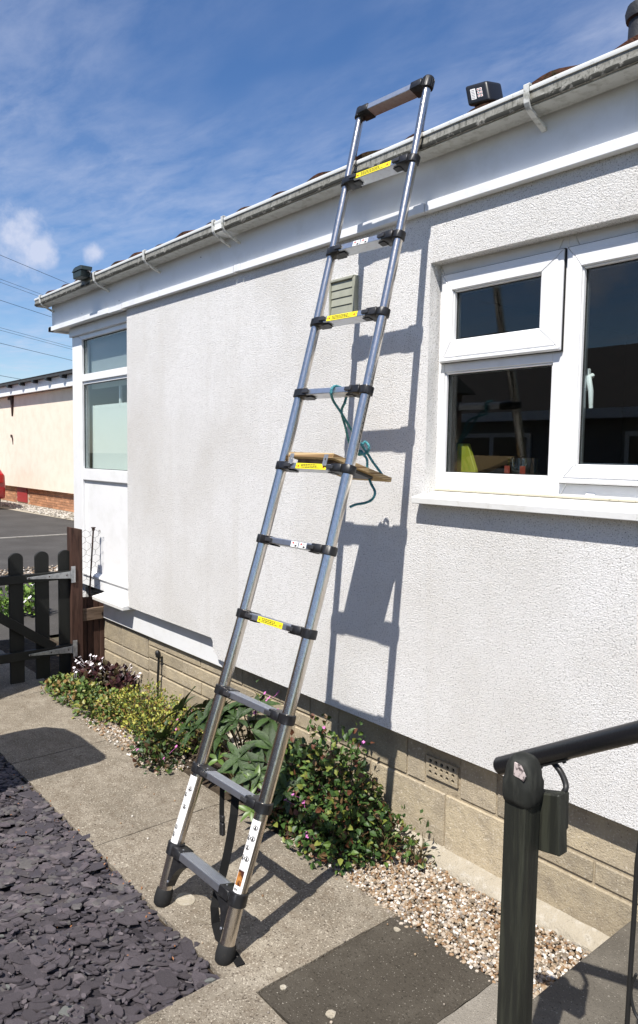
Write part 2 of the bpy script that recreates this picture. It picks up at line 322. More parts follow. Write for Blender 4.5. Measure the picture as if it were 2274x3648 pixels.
K['shedwood'] = mat('shed_boards', (.16,.09,.05), .85, stretch=(.15, 1, 1), mix=[((.09,.05,.03), 30, .45, .68, 5)])
K['opp'] = mat('opposite_wall', (.22,.205,.19), .9)
K['oppdark'] = mat('opposite_roof', (.05,.042,.038), .9, mix=[((.08,.06,.05), 6, .45, .7, 4)])
K['cable'] = mat('cable', (.02,.02,.022), .7)
K['white_flower'] = mat('white_petal', (.80,.74,.78), .6)
K['pink_flower'] = mat('pink_petal', (.55,.16,.42), .6)
K['stem'] = mat('plant_stem', (.10,.075,.03), .7)
def leafmat(name, cols, mixc=None, rough=.45, rand=.25, scale=40):
    return mat(name, cols[0], rough, spec=.4, island=cols if len(cols) > 1 else None, mix=[(mixc, scale, .5, .68, 3)] if mixc else [], rand=rand)
K['hell'] = mat('hellebore_leaf', (.034,.066,.014), .38, spec=.5, mix=[((.085,.125,.035), 30, .58, .78, 4), ((.018,.038,.008), 14, .45, .65, 3)], bump=[(110, .0015, 3, 'n')], rand=.35)
K['hell_new'] = mat('hellebore_new_leaf', (.075,.125,.022), .45, rand=.2)
K['ger'] = leafmat('geranium_leaf', [(.030,.062,.012), (.062,.105,.018), (.020,.045,.010), (.13,.15,.028), (.042,.080,.015), (.085,.032,.016), (.034,.068,.014), (.10,.062,.028), (.024,.052,.011)], None, .5)
K['euo'] = leafmat('variegated_leaf', [(.30,.30,.045), (.10,.15,.03), (.42,.40,.09), (.16,.20,.035), (.22,.13,.04), (.34,.33,.06), (.07,.11,.022)], None, .5)
K['grc'] = leafmat('groundcover_leaf', [(.06,.105,.022), (.12,.17,.035), (.22,.22,.05), (.045,.08,.018), (.09,.14,.03), (.20,.12,.04)], None, .5)
K['pur'] = leafmat('purple_leaf', [(.045,.014,.018), (.075,.025,.022), (.03,.012,.016), (.06,.045,.02), (.05,.018,.02)], None, .45)
K['lawn'] = leafmat('border_leaf', [(.10,.19,.03), (.17,.27,.05), (.07,.13,.025), (.22,.32,.07)], None, .5)
def glass_mat(name, tint=(1,1,1), refl=1.5, boost=0.0):
    m = bpy.data.materials.new(name); m.use_nodes = True; nt = m.node_tree
    for n in list(nt.nodes): nt.nodes.remove(n)
    out = nt.nodes.new('ShaderNodeOutputMaterial'); t = N(nt, 'ShaderNodeBsdfTransparent'); t.inputs[0].default_value = (*tint, 1)
    g = N(nt, 'ShaderNodeBsdfGlossy', i_Roughness=0.0); g.inputs[0].default_value = (1,1,1,1)
    fr = N(nt, 'ShaderNodeFresnel'); ad = N(nt, 'ShaderNodeMath', operation='MULTIPLY_ADD', i_1=1.0, i_2=boost, use_clamp=True)
    geo = N(nt, 'ShaderNodeNewGeometry'); ir = N(nt, 'ShaderNodeMapRange', i_3=refl, i_4=1.0/refl); nt.links.new(geo.outputs['Backfacing'], ir.inputs[0]); nt.links.new(ir.outputs[0], fr.inputs[0])
    nt.links.new(fr.outputs[0], ad.inputs[0]); mxs = N(nt, 'ShaderNodeMixShader'); nt.links.new(ad.outputs[0], mxs.inputs[0])
    nt.links.new(t.outputs[0], mxs.inputs[1]); nt.links.new(g.outputs[0], mxs.inputs[2]); nt.links.new(mxs.outputs[0], out.inputs[0]); return m
K['glass'] = glass_mat('window_glass', (.88,.92,.91), 1.45)
K['jug'] = glass_mat('jug_glass', (.60,.64,.64), 1.45, .12)

# ================================================================== SETTING
YR, YP, YF, YT, YG = .055, .13, .050, .022, -.050      # render face, plinth face, fascia, trim strip, gutter front
def q1(x, y): return (x/1.989, 800+y/1.989)
def q2(x, y): return (x/1.989, 1600+y/1.989)
def q7(x, y): return (1450+x/1.835, 2500+y/1.835)
def q8(x, y): return (1450+x/1.835, 800+y/1.835)
def fill_outline(loops, to3, depth, name):
    """planar face with holes (2D loops), extruded by the vector depth"""
    bm = bmesh.new(); es = []
    for lp in loops:
        vs = [bm.verts.new(to3(*p)) for p in lp]
        es += [bm.edges.new((vs[i], vs[(i+1) % len(vs)])) for i in range(len(vs))]
    bmesh.ops.triangle_fill(bm, edges=es, use_beauty=True, use_dissolve=False)
    r = bmesh.ops.extrude_face_region(bm, geom=list(bm.faces))
    bmesh.ops.translate(bm, vec=depth, verts=[g for g in r['geom'] if isinstance(g, bmesh.types.BMVert)])
    bmesh.ops.recalc_face_normals(bm, faces=bm.faces)
    me = bpy.data.meshes.new(name); bm.to_mesh(me); bm.free(); return me

# ---- ground sheets
g = MB().add([(-700,-700,-.06),(700,-700,-.06),(700,700,-.06),(-700,700,-.06)], [(0,1,2,3)]).build('ground', K['ground']); struct(g)
rd = MB().add([(-60,-40,-.03),(-6.6,-40,-.03),(-6.6,4.72,-.03),(-17.2,4.72,-.03),(-22.3,4.55,-.03),(-60,3.5,-.03)], [(0,1,2,3,4,5)]).build('road', K['asphalt']); struct(rd)
kb = MB()
for i in range(30):
    y = -22+i*.92
    kb.box((-14.52,y,-.04),(-14.42,y+.905,-.016))
struct(kb.build('road_edge_strip', K['kerb']))
bed = MB().add([(-6.6,-.30,-.016),(-1.0,-.30,-.016),(-1.0,.2,-.016),(-6.6,.2,-.016)], [(0,1,2,3)]).build('flower_bed', K['soil']); struct(bed)
sb = MB().add([(-6.6,-4.2,-.028),(-1.7,-4.2,-.028),(-1.7,-.94,-.028),(-6.6,-.94,-.028)], [(0,1,2,3)]).build('slate_bed', K['slatebase']); struct(sb)
pth = MB().add([(-6.6,-.955,-.020),(-1.86,-.955,-.020),(-1.86,-3.4,-.020),(1.4,-3.4,-.020),(1.4,-.285,-.020),(-6.6,-.285,-.020)], [(0,1,2,3,4,5)]).build('path', K['soil']); struct(pth)
def slab(x0, x1, y0, y1, m, z=0.0, tilt=0.0, rough=1):
    nx = max(2, int((x1-x0)/.05)); ny = max(2, int((y1-y0)/.05)); mb = MB(); vs = []
    for j in range(ny+1):
        for i in range(nx+1):
            x = x0+(x1-x0)*i/nx; y = y0+(y1-y0)*j/ny; e = 0.0
            if i in (0, nx): x += random.uniform(-.0035,.0035)*rough; e = -.002
            if j in (0, ny): y += random.uniform(-.0035,.0035)*rough; e = -.002
            vs.append((x, y, z+e+random.uniform(-.0008,.0008)+tilt*(i/nx-.5)))
    fs = [(j*(nx+1)+i, j*(nx+1)+i+1, (j+1)*(nx+1)+i+1, (j+1)*(nx+1)+i) for j in range(ny) for i in range(nx)]
    ring = [i for i in range(nx+1)] + [(j*(nx+1)+nx) for j in range(1, ny+1)] + [ny*(nx+1)+i for i in range(nx-1, -1, -1)] + [j*(nx+1) for j in range(ny-1, 0, -1)]
    b = len(vs)
    for k in ring: vs.append((vs[k][0], vs[k][1], z-.035))
    n = len(ring)
    for k in range(n): fs.append((ring[(k+1) % n], ring[k], b+k, b+(k+1) % n))
    mb.add(vs, fs); return mb.build('paving_slab', m, pth, smooth=35)
for x0, x1 in ((-6.55,-4.985),(-4.98,-3.905),(-3.90,-2.853),(-2.847,-1.745)): slab(x0, x1, -.948, -.290, K['path'])
slab(-1.738,-1.3125,-.901,-.289, K['slab_dark'], z=-.003)
slab(-1.307,-.74,-.901,-.289, K['slab_mid'])
for x0, x1 in ((-1.862,-1.302),(-1.296,-.70),(-.694,-.1),(-.094,.5)):
    slab(x0, x1, -1.515,-.908, K['path'] if x0 < -1.8 else K['slab_mid'])
    slab(x0, x1, -2.125,-1.521, K['slab_mid']); slab(x0, x1, -2.74,-2.131, K['slab_mid'])
# raised concrete step in front of the steps to the door
st = MB().box((-1.085,-1.12,-.03),(1.4,.125,.146)).build('door_step', K['step'], bevel=.008, seg=2); struct(st)
# concrete fillet along the foot of the plinth
hb = MB(); xs = [-3.6+i*.06 for i in range(43)]; vs = []
for x in xs:
    x = min(x, -1.087); w = random.uniform(-.008,.008)
    vs += [(x,.058+w,-.02),(x,.060+w,.004+random.uniform(-.004,.004)),(x,.095,.028+random.uniform(-.004,.004)),(x,.1345,.046+random.uniform(-.003,.003)),(x,.1345,-.02)]
hb.add(vs, [(i*5+k, i*5+5+k, i*5+6+k, i*5+1+k) for i in range(len(xs)-1) for k in range(4)])
struct(hb.build('concrete_fillet', K['haunch'], smooth=50))

# ================================================================== BUNGALOW
XL = onY(*q1(901,1100), YR).x
bung = thing('bungalow', 'white roughcast bungalow with white guttering that fills the right of the view', 'house', (-1.5, 1.5, 0))
zb = .483; zn = .592
xn0 = onY(*q2(1510,1400), YR).x
hx0 = onY(*q8(152,400), YR).x; hz1 = onY(*q8(152,252), YR).z; hx1 = -.15
hz0 = onY(*q8(150,1745), .12).z-.02
out = [(XL, zn), (XL-.0, 2.60), (2.2, 2.60), (2.2, zb), (xn0+.055, zb), (xn0+.04, zb+.022), (xn0+.008, zb+.03), (xn0, zb+.045), (xn0-.003, zn-.018), (xn0-.02, zn)]
hole = [(hx0, hz0), (hx1, hz0), (hx1, hz1-.012), (hx0, hz1)]
me = fill_outline([out, hole], lambda x, z: (x, YR, z), Vector((0,.12,0)), 'render_wall')
put('render_wall', me, K['render'], bung)
# house body behind (closes the house, carries the roof)
X0U = onY(*q1(517,1300), .11).x
body = MB()
body.box((X0U+.01,.16,-.02),(X0U+.10,6.0,2.55)); body.box((2.1,.18,-.02),(2.2,6.0,2.55)); body.box((X0U+.10,5.9,-.02),(2.1,6.0,2.55))
body.build('side_wall', K['render'], bung)
# plinth of concrete blocks
pl = MB().box((-5.35,YP+.006,-.03),(2.19,YP+.1,.50)).build('plinth', K['mortar'], bung)
abx0, abx1, abz0, abz1 = onY(*q7(128,450), YP).x, onY(*q7(335,530), YP).x, .318, .402
def blocks(x0, x1, courses, seed):
    rnd = random.Random(seed)
    for ci, (z0, z1, L0) in enumerate(courses):
        x = x0 - (0 if ci % 2 == 0 else L0*.5); first = True
        while x < x1:
            L = L0*rnd.uniform(.97,1.03); a = max(x, x0); b = min(x+L, x1); x += L
            if b-a < .05: continue
            cuts = [(a, b)]
            if z0 < abz1 and z1 > abz0 and a < abx1 and b > abx0: cuts = [(a, abx0-.006), (abx1+.006, b)]
            for a_, b_ in cuts:
                if b_-a_ < .03: continue
                MB().box((a_+.004,YP-.001+rnd.uniform(-.0015,.0015),z0+.004),(b_-.004,YP+.03,z1-.004)).build('block', K['block'], pl, bevel=.004)
blocks(-5.33,-4.46, [(-.02,.165,.45),(.17,.255,.45),(.255,.398,.45),(.40,.50,.23)], 1)
blocks(-4.46,-2.75, [(-.02,.175,.45),(.18,.262,.45),(.265,.345,.45),(.348,.50,.45)], 2)
blocks(-2.75,-1.46, [(-.02,.272,.44),(.276,.50,.45)], 3)
blocks(-1.46,2.15, [(-.02,.192,.44),(.196,.279,.45),(.283,.50,.45)], 4)
# pierced air brick
circ = lambda cx, cz, r, n=10: [(cx+r*math.cos(2*math.pi*k/n), cz+r*math.sin(2*math.pi*k/n)) for k in range(n)]
lps = [[(abx0, abz0), (abx1, abz0), (abx1, abz1), (abx0, abz1)]]
for r_ in range(3):
    for c_ in range(5): lps.append(circ(abx0+.024+(abx1-abx0-.048)*c_/4, abz0+.019+(abz1-abz0-.036)*r_/2, .0082))
me = fill_outline(lps, lambda x, z: (x, YP-.005, z), Vector((0,.03,0)), 'air_brick')
ab = put('air_brick', me, K['block'], bung); MB().box((abx0+.004,YP+.0045,abz0+.004),(abx1-.004,YP+.005,abz1-.004)).build('void', K['void'], ab)  # black sheet paints the shade inside the holes
# base trim board under the left end
MB().box((-5.12,.104,.418),(xn0+.09,.128,.612)).build('base_board', K['fascia'], bung, bevel=.003)
MB().box((-5.12,.129,.50),(2.1,.174,.612)).build('wall_plate', K['room'], bung)
# ---- window
YW, YS = .120, .104
def mitre(mb, x0, x1, z0, z1, w, y0, y1, gap=.0008):
    wl_, wr_, wb_, wt_ = w if isinstance(w, tuple) else (w, w, w, w)
    g_ = gap
    i = (x0+wl_, x1-wr_, z0+wb_, z1-wt_)
    for poly in ([(x0,z0+g_),(x0,z1-g_),(i[0],i[3]-g_),(i[0],i[2]+g_)], [(x1,z0+g_),(x1,z1-g_),(i[1],i[3]-g_),(i[1],i[2]+g_)],
                 [(x0+g_,z0),(x1-g_,z0),(i[1]-g_,i[2]),(i[0]+g_,i[2])], [(x0+g_,z1),(x1-g_,z1),(i[1]-g_,i[3]),(i[0]+g_,i[3])]):
        mb.prism([(px_, y0, pz_) for px_, pz_ in poly], (0, y1-y0, 0))
def P8(x, y, Y): return onY(*q8(x, y), Y)
s1 = (P8(224,620,YS).x, P8(1016,480,YS).x, (P8(215,905,YS).z+P8(1005,825,YS).z)/2, P8(232,335,YS).z)
s3x0 = P8(1022,900,YS).x; s3z0 = P8(1003,1690,YS).z; s3x1 = -.50
g1 = (P8(317,600,YS+.02).x, P8(894,500,YS+.02).x, P8(313,767,YS+.02).z, P8(322,437,YS+.02).z)
g2 = (P8(256,1300,YW+.02).x, P8(958,1300,YW+.02).x, P8(246,1630,YW+.02).z, P8(265,970,YW+.02).z)
g3 = (P8(1140,900,YS+.02).x, s3x1-.075, P8(1115,1578,YS+.02).z, P8(1165,280,YS+.02).z)
fx0 = P8(172,1200,YW).x; fz0 = P8(150,1735,YW).z; ftop = hz1+.05
fr = MB(); fmx = (s1[1]+s3x0)/2
mitre(fr, fx0, fmx, fz0, ftop, (g2[0]-fx0, fmx-g2[1], g2[2]-fz0, ftop-s1[3]+.02), YW, YW+.055)
fr.box((g2[0]+.0005,YW+.0008,g2[3]),(g2[1]-.0005,YW+.054,s1[2]+.03))
mitre(fr, fmx+.0005, -.2, fz0, ftop, (.05, .06, s3z0-fz0+.035, ftop-s1[3]+.02), YW, YW+.055)
win = fr.build('window', K['upvc'], bung, bevel=.0022)
# glazing beads of the fixed light: sloping fillets round the glass
bd = MB(); mitre(bd, g2[0]-.0003, g2[1]+.0003, g2[2]-.0003, g2[3]+.0003, .008, YW+.006, YW+.022); bd.build('glazing_bead', K['upvc'], win, bevel=.003)
for (x0, x1, z0, z1), gg in ((s1, g1), ((s3x0, s3x1, s3z0, s1[3]), g3)):
    sb_ = MB(); mitre(sb_, x0, x1, z0, z1, (gg[0]-x0, x1-gg[1], gg[2]-z0, z1-gg[3]), YS, YS+.05)
    so_ = sb_.build('sash', K['upvc'], win, bevel=.003, seg=2)
    fc = MB(); mitre(fc, x0+.020, x1-.020, z0+.020, z1-.020, (gg[0]-x0-.022, x1-gg[1]-.022, gg[2]-z0-.022, z1-gg[3]-.022), YS-.0035, YS+.002, .0010); fc.build('sash_face', K['upvc'], win, bevel=.002)
    sl0 = MB(); mitre(sl0, x0-.0022, x1+.0022, z0-.0022, z1+.0022, .004, YS+.006, YS+.015); sl0.build('seal', K['seal'], win)
    b2 = MB(); mitre(b2, gg[0]-.0003, gg[1]+.0003, gg[2]-.0003, gg[3]+.0003, .006, YS+.006, YS+.024); b2.build('glazing_bead', K['upvc'], win, bevel=.0025)
    dl = MB(); dl.prism([(x0+.002,YS+.001,z0+.0),(x0+.002,YS-.011,z0+.004),(x0+.002,YS-.011,z0+.011),(x0+.002,YS+.001,z0+.017)], (x1-x0-.004,0,0))
    dl.build('drip_rail', K['upvc'], win, bevel=.0015)
    b3 = MB(); mitre(b3, gg[0]+.0055, gg[1]-.0055, gg[2]+.0055, gg[3]-.0055, .0025, YS+.021, YS+.026); b3.build('gasket', K['seal'], win)
b3 = MB(); mitre(b3, g2[0]+.0075, g2[1]-.0075, g2[2]+.0075, g2[3]-.0075, .0025, YW+.019, YW+.024); b3.build('gasket', K['seal'], win)
for gg, y_ in ((g1, YS), (g2, YW), (g3, YS)):
    MB().box((gg[0]+.004,y_+.0225,gg[2]+.004),(gg[1]-.004,y_+.0265,gg[3]-.004)).build('pane', K['glass'], win)
    sp = MB(); mitre(sp, gg[0]+.003, gg[1]-.003, gg[2]+.003, gg[3]-.003, .007, y_+.030, y_+.042); sp.build('spacer_bar', K['alu'], win)
# drainage caps
for px_, py_ in ((355,1725),(772,1752),(1200,1775)):
    c_ = P8(px_, py_, YW); MB().box((c_.x-.016,YW-.006,c_.z-.008),(c_.x+.016,YW+.004,c_.z+.008)).build('drain_cap', K['upvc'], win, bevel=.002)
# inside handle on the opening light
ht = P8(1192,975,YS+.055); hb_ = P8(1203,1200,YS+.055)
MB().tube([ht+Vector((0,.02,-.005)), ht+Vector((0,-.004,-.012)), (ht+hb_)/2+Vector((.006,-.006,.0)), hb_], [.009,.010,.009,.007], 8).build('handle', K['upvc'], win, smooth=50)
MB().box((ht.x-.045,ht.y+.012,ht.z-.055),(ht.x-.01,ht.y+.03,ht.z+.02)).build('handle_plate', K['upvc'], win, bevel=.003)
# sill
YSI = .0
sx0 = P8(30,1808,YSI).x; szt = P8(1512,1880,YSI).z; szb = P8(1512,1940,YSI).z; szk = P8(1512,1815,YW).z
sl_ = MB().prism([(sx0,YSI,szb),(sx0,YSI-.003,szt-.003),(sx0,YSI+.004,szt),(sx0,YW+.02,szk),(sx0,YW+.02,szb)], (-.1-sx0,0,0)).build('window_sill', K['sillw'], bung, bevel=.002)
MB().tube([(fx0+.002,YW-.001,szk+.004),(-.2,YW-.001,szk+.004)], .006, 6).build('sealant', K['sealant'], sl_)
# kitchen behind the window
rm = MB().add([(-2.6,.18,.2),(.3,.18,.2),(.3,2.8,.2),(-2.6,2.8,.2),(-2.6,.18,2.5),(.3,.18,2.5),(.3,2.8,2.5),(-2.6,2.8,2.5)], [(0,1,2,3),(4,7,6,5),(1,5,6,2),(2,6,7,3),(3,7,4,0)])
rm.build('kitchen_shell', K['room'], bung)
MB().box((-2.58,.185,szk-.06),(.28,.75,szk-.025)).build('worktop', K['worktop'], bung, bevel=.004)
WTZ = szk-.025
# ---- vent grille
def qv(x, y): return (1000+x/2.52, 800+y/2.52)
vx0, vx1 = onY(*qv(437,680), YR-.02).x, onY(*qv(668,600), YR-.02).x
vz0, vz1 = onY(*qv(660,792), YR-.02).z, onY(*qv(672,447), YR-.02).z
vg = MB(); mitre(vg, vx0, vx1, vz0, vz1, (.010,.016,.008,.012), YR-.024, YR+.002)
vgo = vg.build('vent_grille', K['ventp'], bung, bevel=.002)
MB().box((vx0+.008,YR-.004,vz0+.006),(vx1-.01,YR-.002,vz1-.008)).build('void', K['ventd'], vgo)  # dark plate paints the shade behind the louvres
hh = (vz1-vz0-.022)/4
for k in range(4):
    z0 = vz0+.009+k*hh
    MB().prism([(vx0+.0105,YR-.0185,z0+.0004),(vx0+.0105,YR-.0165,z0+.0004),(vx0+.0105,YR-.012,z0+hh+.002),(vx0+.0105,YR-.014,z0+hh+.002)], (vx1-vx0-.027,0,0)).build('louvre', K['ventp'], vgo, bevel=.0008)
# ---- fascia, trim, soffit
def trim_z(px_, py_): return onY(px_, py_, YT).z
tz = (trim_z(600,1047.5)+trim_z(2000,597))/2
xf0 = onY(*q1(370,670), YF).x
gz_top = onY(2029,248,YG).z; gz_bot = onY(2029,319,YG).z
XR = 2.2
fj = onY(*q1(818,520), YF).x
fa = MB().box((xf0,YF,tz+.004),(fj-.0008,YF+.02,gz_top)).box((fj+.0008,YF,tz+.004),(XR,YF+.02,gz_top)).build('fascia', K['fascia'], bung, bevel=.001)
MB().box((xf0,YF+.02,tz+.004),(xf0+.012,6.0,gz_top)).build('end_fascia', K['fascia'], bung, bevel=.001)
MB().box((xf0+.012,YF+.02,tz+.006),(XR,.19,tz+.016)).build('soffit', K['fascia'], bung)
th_ = .036
jx = [xf0-.012]+[onY(*q1(a, b), YT).x for a, b in ((765,600),(860,585),(1117,475))]+[onY(830,945,YT).x, onY(855,938,YT).x, -1.98, XR]
for i in range(len(jx)-1):
    dz = (-.004 if i in (1,) else 0)+(.002 if i == 4 else 0); sh = .010
    a, b = jx[i]+.0025, jx[i+1]-.0025
    MB().prism([(a,YT,tz+dz),(b,YT,tz+dz),(b-(.0 if i % 2 else sh*.4),YT,tz+th_+dz),(a+(.0 if i % 2 else sh*.4),YT,tz+th_+dz)], (0,YF-YT+.004,0)).build('trim_strip', K['fascia'], fa, bevel=.002)
MB().box((xf0-.012,YT,tz),(xf0+.05,.6,tz+th_)).build('trim_return', K['fascia'], fa, bevel=.002)
# nail heads
for a, b in ((582,632),(845,540),(1425,232),(375,590),(370,640)):
    p_ = onY(*q1(a, b), YF); MB().lathe((p_.x,YF+.001,p_.z),(0,-1,0),[(0,.004),(.002,.0035)],8).build('nail_head', K['rust'], fa)
# ---- gutter: square section with rolled rim
gx0 = onY(*q1(248,545), YG).x
def gut_sec(t, o_=0.0):
    b_, f_, z0, z1 = YF-.001, YG-o_, gz_bot-o_, gz_top-.012
    return [(b_, z1), (b_, z0+.004), (b_-.006, z0), (f_+.012, z0), (f_+.003, z0+.004), (f_, z0+.013), (f_-.001, z0+.02), (f_+.0015, z0+.028), (f_, z1-.004)]
def sweep(name, sec, xa, xb, m, par, nseg=1, wob=0.0):
    mb = MB(); vs = []; n = len(sec)
    for i in range(nseg+1):
        x = xa+(xb-xa)*i/nseg; w = random.uniform(-wob,wob)
        vs += [(x, y, z+w) for y, z in sec]
    fs = [(i*n+k, i*n+(k+1) % n, (i+1)*n+(k+1) % n, (i+1)*n+k) for i in range(nseg) for k in range(n)]
    fs += [tuple(range(n)), tuple(reversed([nseg*n+k for k in range(n)]))]
    mb.add(vs, fs); return mb.build(name, m, par, smooth=40)
outer = gut_sec(0); inner = [(y+(.003 if y < -.0 else -.003), z+(.003 if z < gz_bot+.02 else 0)) for y, z in reversed(outer)]
gut = sweep('gutter', outer+inner, gx0, XR, K['gutter'], bung)
sweep('rim', [(YG+.004,gz_top-.016),(YG-.004,gz_top-.015),(YG-.006,gz_top-.009),(YG-.006,gz_top-.003),(YG-.002,gz_top),(YG+.005,gz_top-.001),(YG+.008,gz_top-.006)], gx0, XR, K['gutter_rim'], gut, 60, .0007)
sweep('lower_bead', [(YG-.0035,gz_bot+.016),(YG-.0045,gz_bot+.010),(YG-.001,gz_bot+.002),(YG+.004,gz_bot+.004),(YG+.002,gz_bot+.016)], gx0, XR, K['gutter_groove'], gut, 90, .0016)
sweep('underside', [(YG+.008,gz_bot-.0015),(YF-.008,gz_bot-.0015),(YF-.008,gz_bot+.001),(YG+.008,gz_bot+.001)], gx0, XR, K['gutter_under'], gut)
MB().prism([(gx0-.004,y,z) for y, z in outer+[(YG,gz_top-.002)]], (.004,0,0)).build('end_cap', K['gutter'], gut, bevel=.001)
MB().box((gx0+.002,YG+.006,gz_bot+.02),(XR-.02,YF-.005,gz_bot+.026)).build('silt', K['gutter_in'], gut)
def strap(x, w, m=None, curve=True):
    o_ = .0035; mb = MB()
    sec = [(YG+.006,gz_top+.004),(YG-.009,gz_top+.003),(YG-.010,gz_top-.02),(YG-.0045,gz_top-.03),(YG-.004,gz_bot+.012),(YG+.010,gz_bot-.004),(YG+.04,gz_bot-.006-.012),(YF-.002,gz_bot-.040),(YF-.002,gz_bot-.052),(YG+.04,gz_bot-.028),(YG+.004,gz_bot-.011),(YG-.011,gz_bot+.008),(YG-.014,gz_top-.03),(YG-.016,gz_top+.004),(YG-.008,gz_top+.009),(YG+.006,gz_top+.009)]
    mb.prism([(x-w/2,y,z) for y, z in sec], (w,0,0)); return mb.build('gutter_bracket', m or K['bracket'], gut, bevel=.001)
bxs = [onY(*q1(292,530), YG).x, onY(*q1(675,385), YG).x, onY(*q1(1030,225), YG).x, onY(1150+985/1.345, 200+200/1.345, YG).x]
for x in bxs: strap(x, .020)
ux = (onY(760,800,YG).x+onY(803,790,YG).x)/2
for d in (-.045,.045): strap(ux+d, .016)
sweep('gutter_union', [(y-.003 if y < 0 else y, z-.003) for y, z in outer]+[(YG-.004,gz_top-.012)], ux-.05, ux+.05, K['gutter_rim'], gut)
for x in (-.6,.4,1.4): strap(x, .020)
# ---- left glazed side unit (uPVC screen beside the rendered wall)
YU = .110
XU1 = XL+.10
gl = onY(*q1(582,1300), YU).x
tr1, tr0 = onY(*q1(900,1005), YU).z, onY(*q1(900,1062), YU).z
m1, m0 = onY(*q2(890,155), YU).z, onY(*q2(890,243), YU).z
gt = onY(*q1(740,782), YU+.02).z; pb = onY(*q2(885,978), YU).z
usz = onY(*q2(885,1060), YU).z
uf = MB(); mitre(uf, X0U, XU1, usz, tz+.004, (gl-X0U, .02, pb-usz, tz+.004-gt), YU, YU+.06)
un = uf.build('glazed_screen', K['upvc'], bung, bevel=.003)
MB().box((X0U-.012,YU-.02,gt+.035),(XU1,YU-.001,tz+.004)).build('head_moulding', K['fascia'], un, bevel=.005)
for a, b in ((tr0, tr1), (m0, m1)): MB().box((gl,YU+.001,a),(XU1-.02,YU+.058,b)).build('transom', K['upvc'], un, bevel=.004, seg=2)
for z in (tr0,): MB().box((gl+.001,YU+.012,z-.022),(XU1-.02,YU+.03,z+.001)).build('glazing_bead', K['fascia'], un, bevel=.003)
MB().box((gl+.001,YU+.02,pb),(XU1-.02,YU+.04,m0)).build('lower_panel', K['upvc'], un)
MB().prism([(gl,YU+.02,pb-.002),(gl,YU-.012,pb-.002),(gl,YU-.012,pb+.012),(gl,YU+.02,pb+.035)], (XU1-.02-gl,0,0)).build('bottom_bead', K['upvc'], un, bevel=.003)
MB().box((gl,YU+.024,tr1),(XU1-.02,YU+.029,gt)).build('pane', K['glass'], un)
MB().box((gl,YU+.024,m1),(XU1-.02,YU+.029,tr0-.02)).build('pane', K['glass'], un)
for a, b in ((tr1, gt), (m1, tr0-.02)):
    mbx = MB(); mitre(mbx, gl, XU1-.02, a, b, .004, YU+.018, YU+.0235); mbx.build('gasket', K['seal'], un)
    MB().box((gl+.012,YU+.034,a),(gl+.020,YU+.05,b)).build('spacer_bar', K['alu'], un)
usx = onY(*q2(672,1050), .02).x
MB().prism([(-5.10,.012,usz-.045),(-5.10,.010,usz-.02),(-5.10,YU+.02,usz+.004),(-5.10,YU+.02,usz-.045)], (XL+.002+5.10,0,0)).build('sill', K['sillw'], un, bevel=.002)
rm2 = MB().add([(X0U+.1,.19,.55),(XL+.9,.19,.55),(XL+.9,1.9,.55),(X0U+.1,1.9,.55),(X0U+.1,.19,2.55),(XL+.9,.19,2.55),(XL+.9,1.9,2.55),(X0U+.1,1.9,2.55)], [(0,1,2,3),(4,7,6,5),(1,5,6,2),(2,6,7,3),(3,7,4,0)])
rm2.build('porch_shell', K['roomw'], bung)
MB().box((X0U+.03,.178,.55),(X0U+.1,.19,2.55)).build('porch_jamb', K['roomw'], bung)
# vertical blinds
bl_ = thing('vertical_blind', 'pale fabric vertical blind hanging behind the glazed screen', 'blind', (gl+.3,.3,m1))
bz1 = onY(*q1(780,1272), .20).z; bzz = onY(*q1(780,1150), .20).z
for i in range(25):
    x = gl+.03+i*.062; ca, sa = math.cos(R(24)), math.sin(R(24))
    MB().obox((x,.205,(m1-.05+bz1)/2), (.036*ca,.036*sa,0), (.0008*-sa,.0008*ca,0), (0,0,(bz1-m1+.05)/2)).build('slat', K['blind'], bl_)
    MB().obox((x,.205,(bzz+tr0+.0)/2), (.036*ca,.036*sa,0), (.0008*-sa,.0008*ca,0), (0,0,(tr0-bzz)/2)).build('slat', K['blind'], bl_)
MB().box((gl,.18,tr0),(gl+1.2,.23,tr0+.035)).build('head_rail', K['upvc'], bl_)
MB().box((gl,.185,tr0+.04),(gl+1.2,.195,gt+.03)).build('pelmet', K['pelmet'], bl_)  # added board; its colour stands for pale backing plus mirrored sky
MB().box((gl+.45,.20,bz1-.02),(gl+.475,.215,tr0)).build('hanger', K['upvc'], bl_)
MB().box((gl,.20,bz1-.03),(gl+1.2,.21,bz1-.022)).build('lower_rail', K['upvc'], bl_)
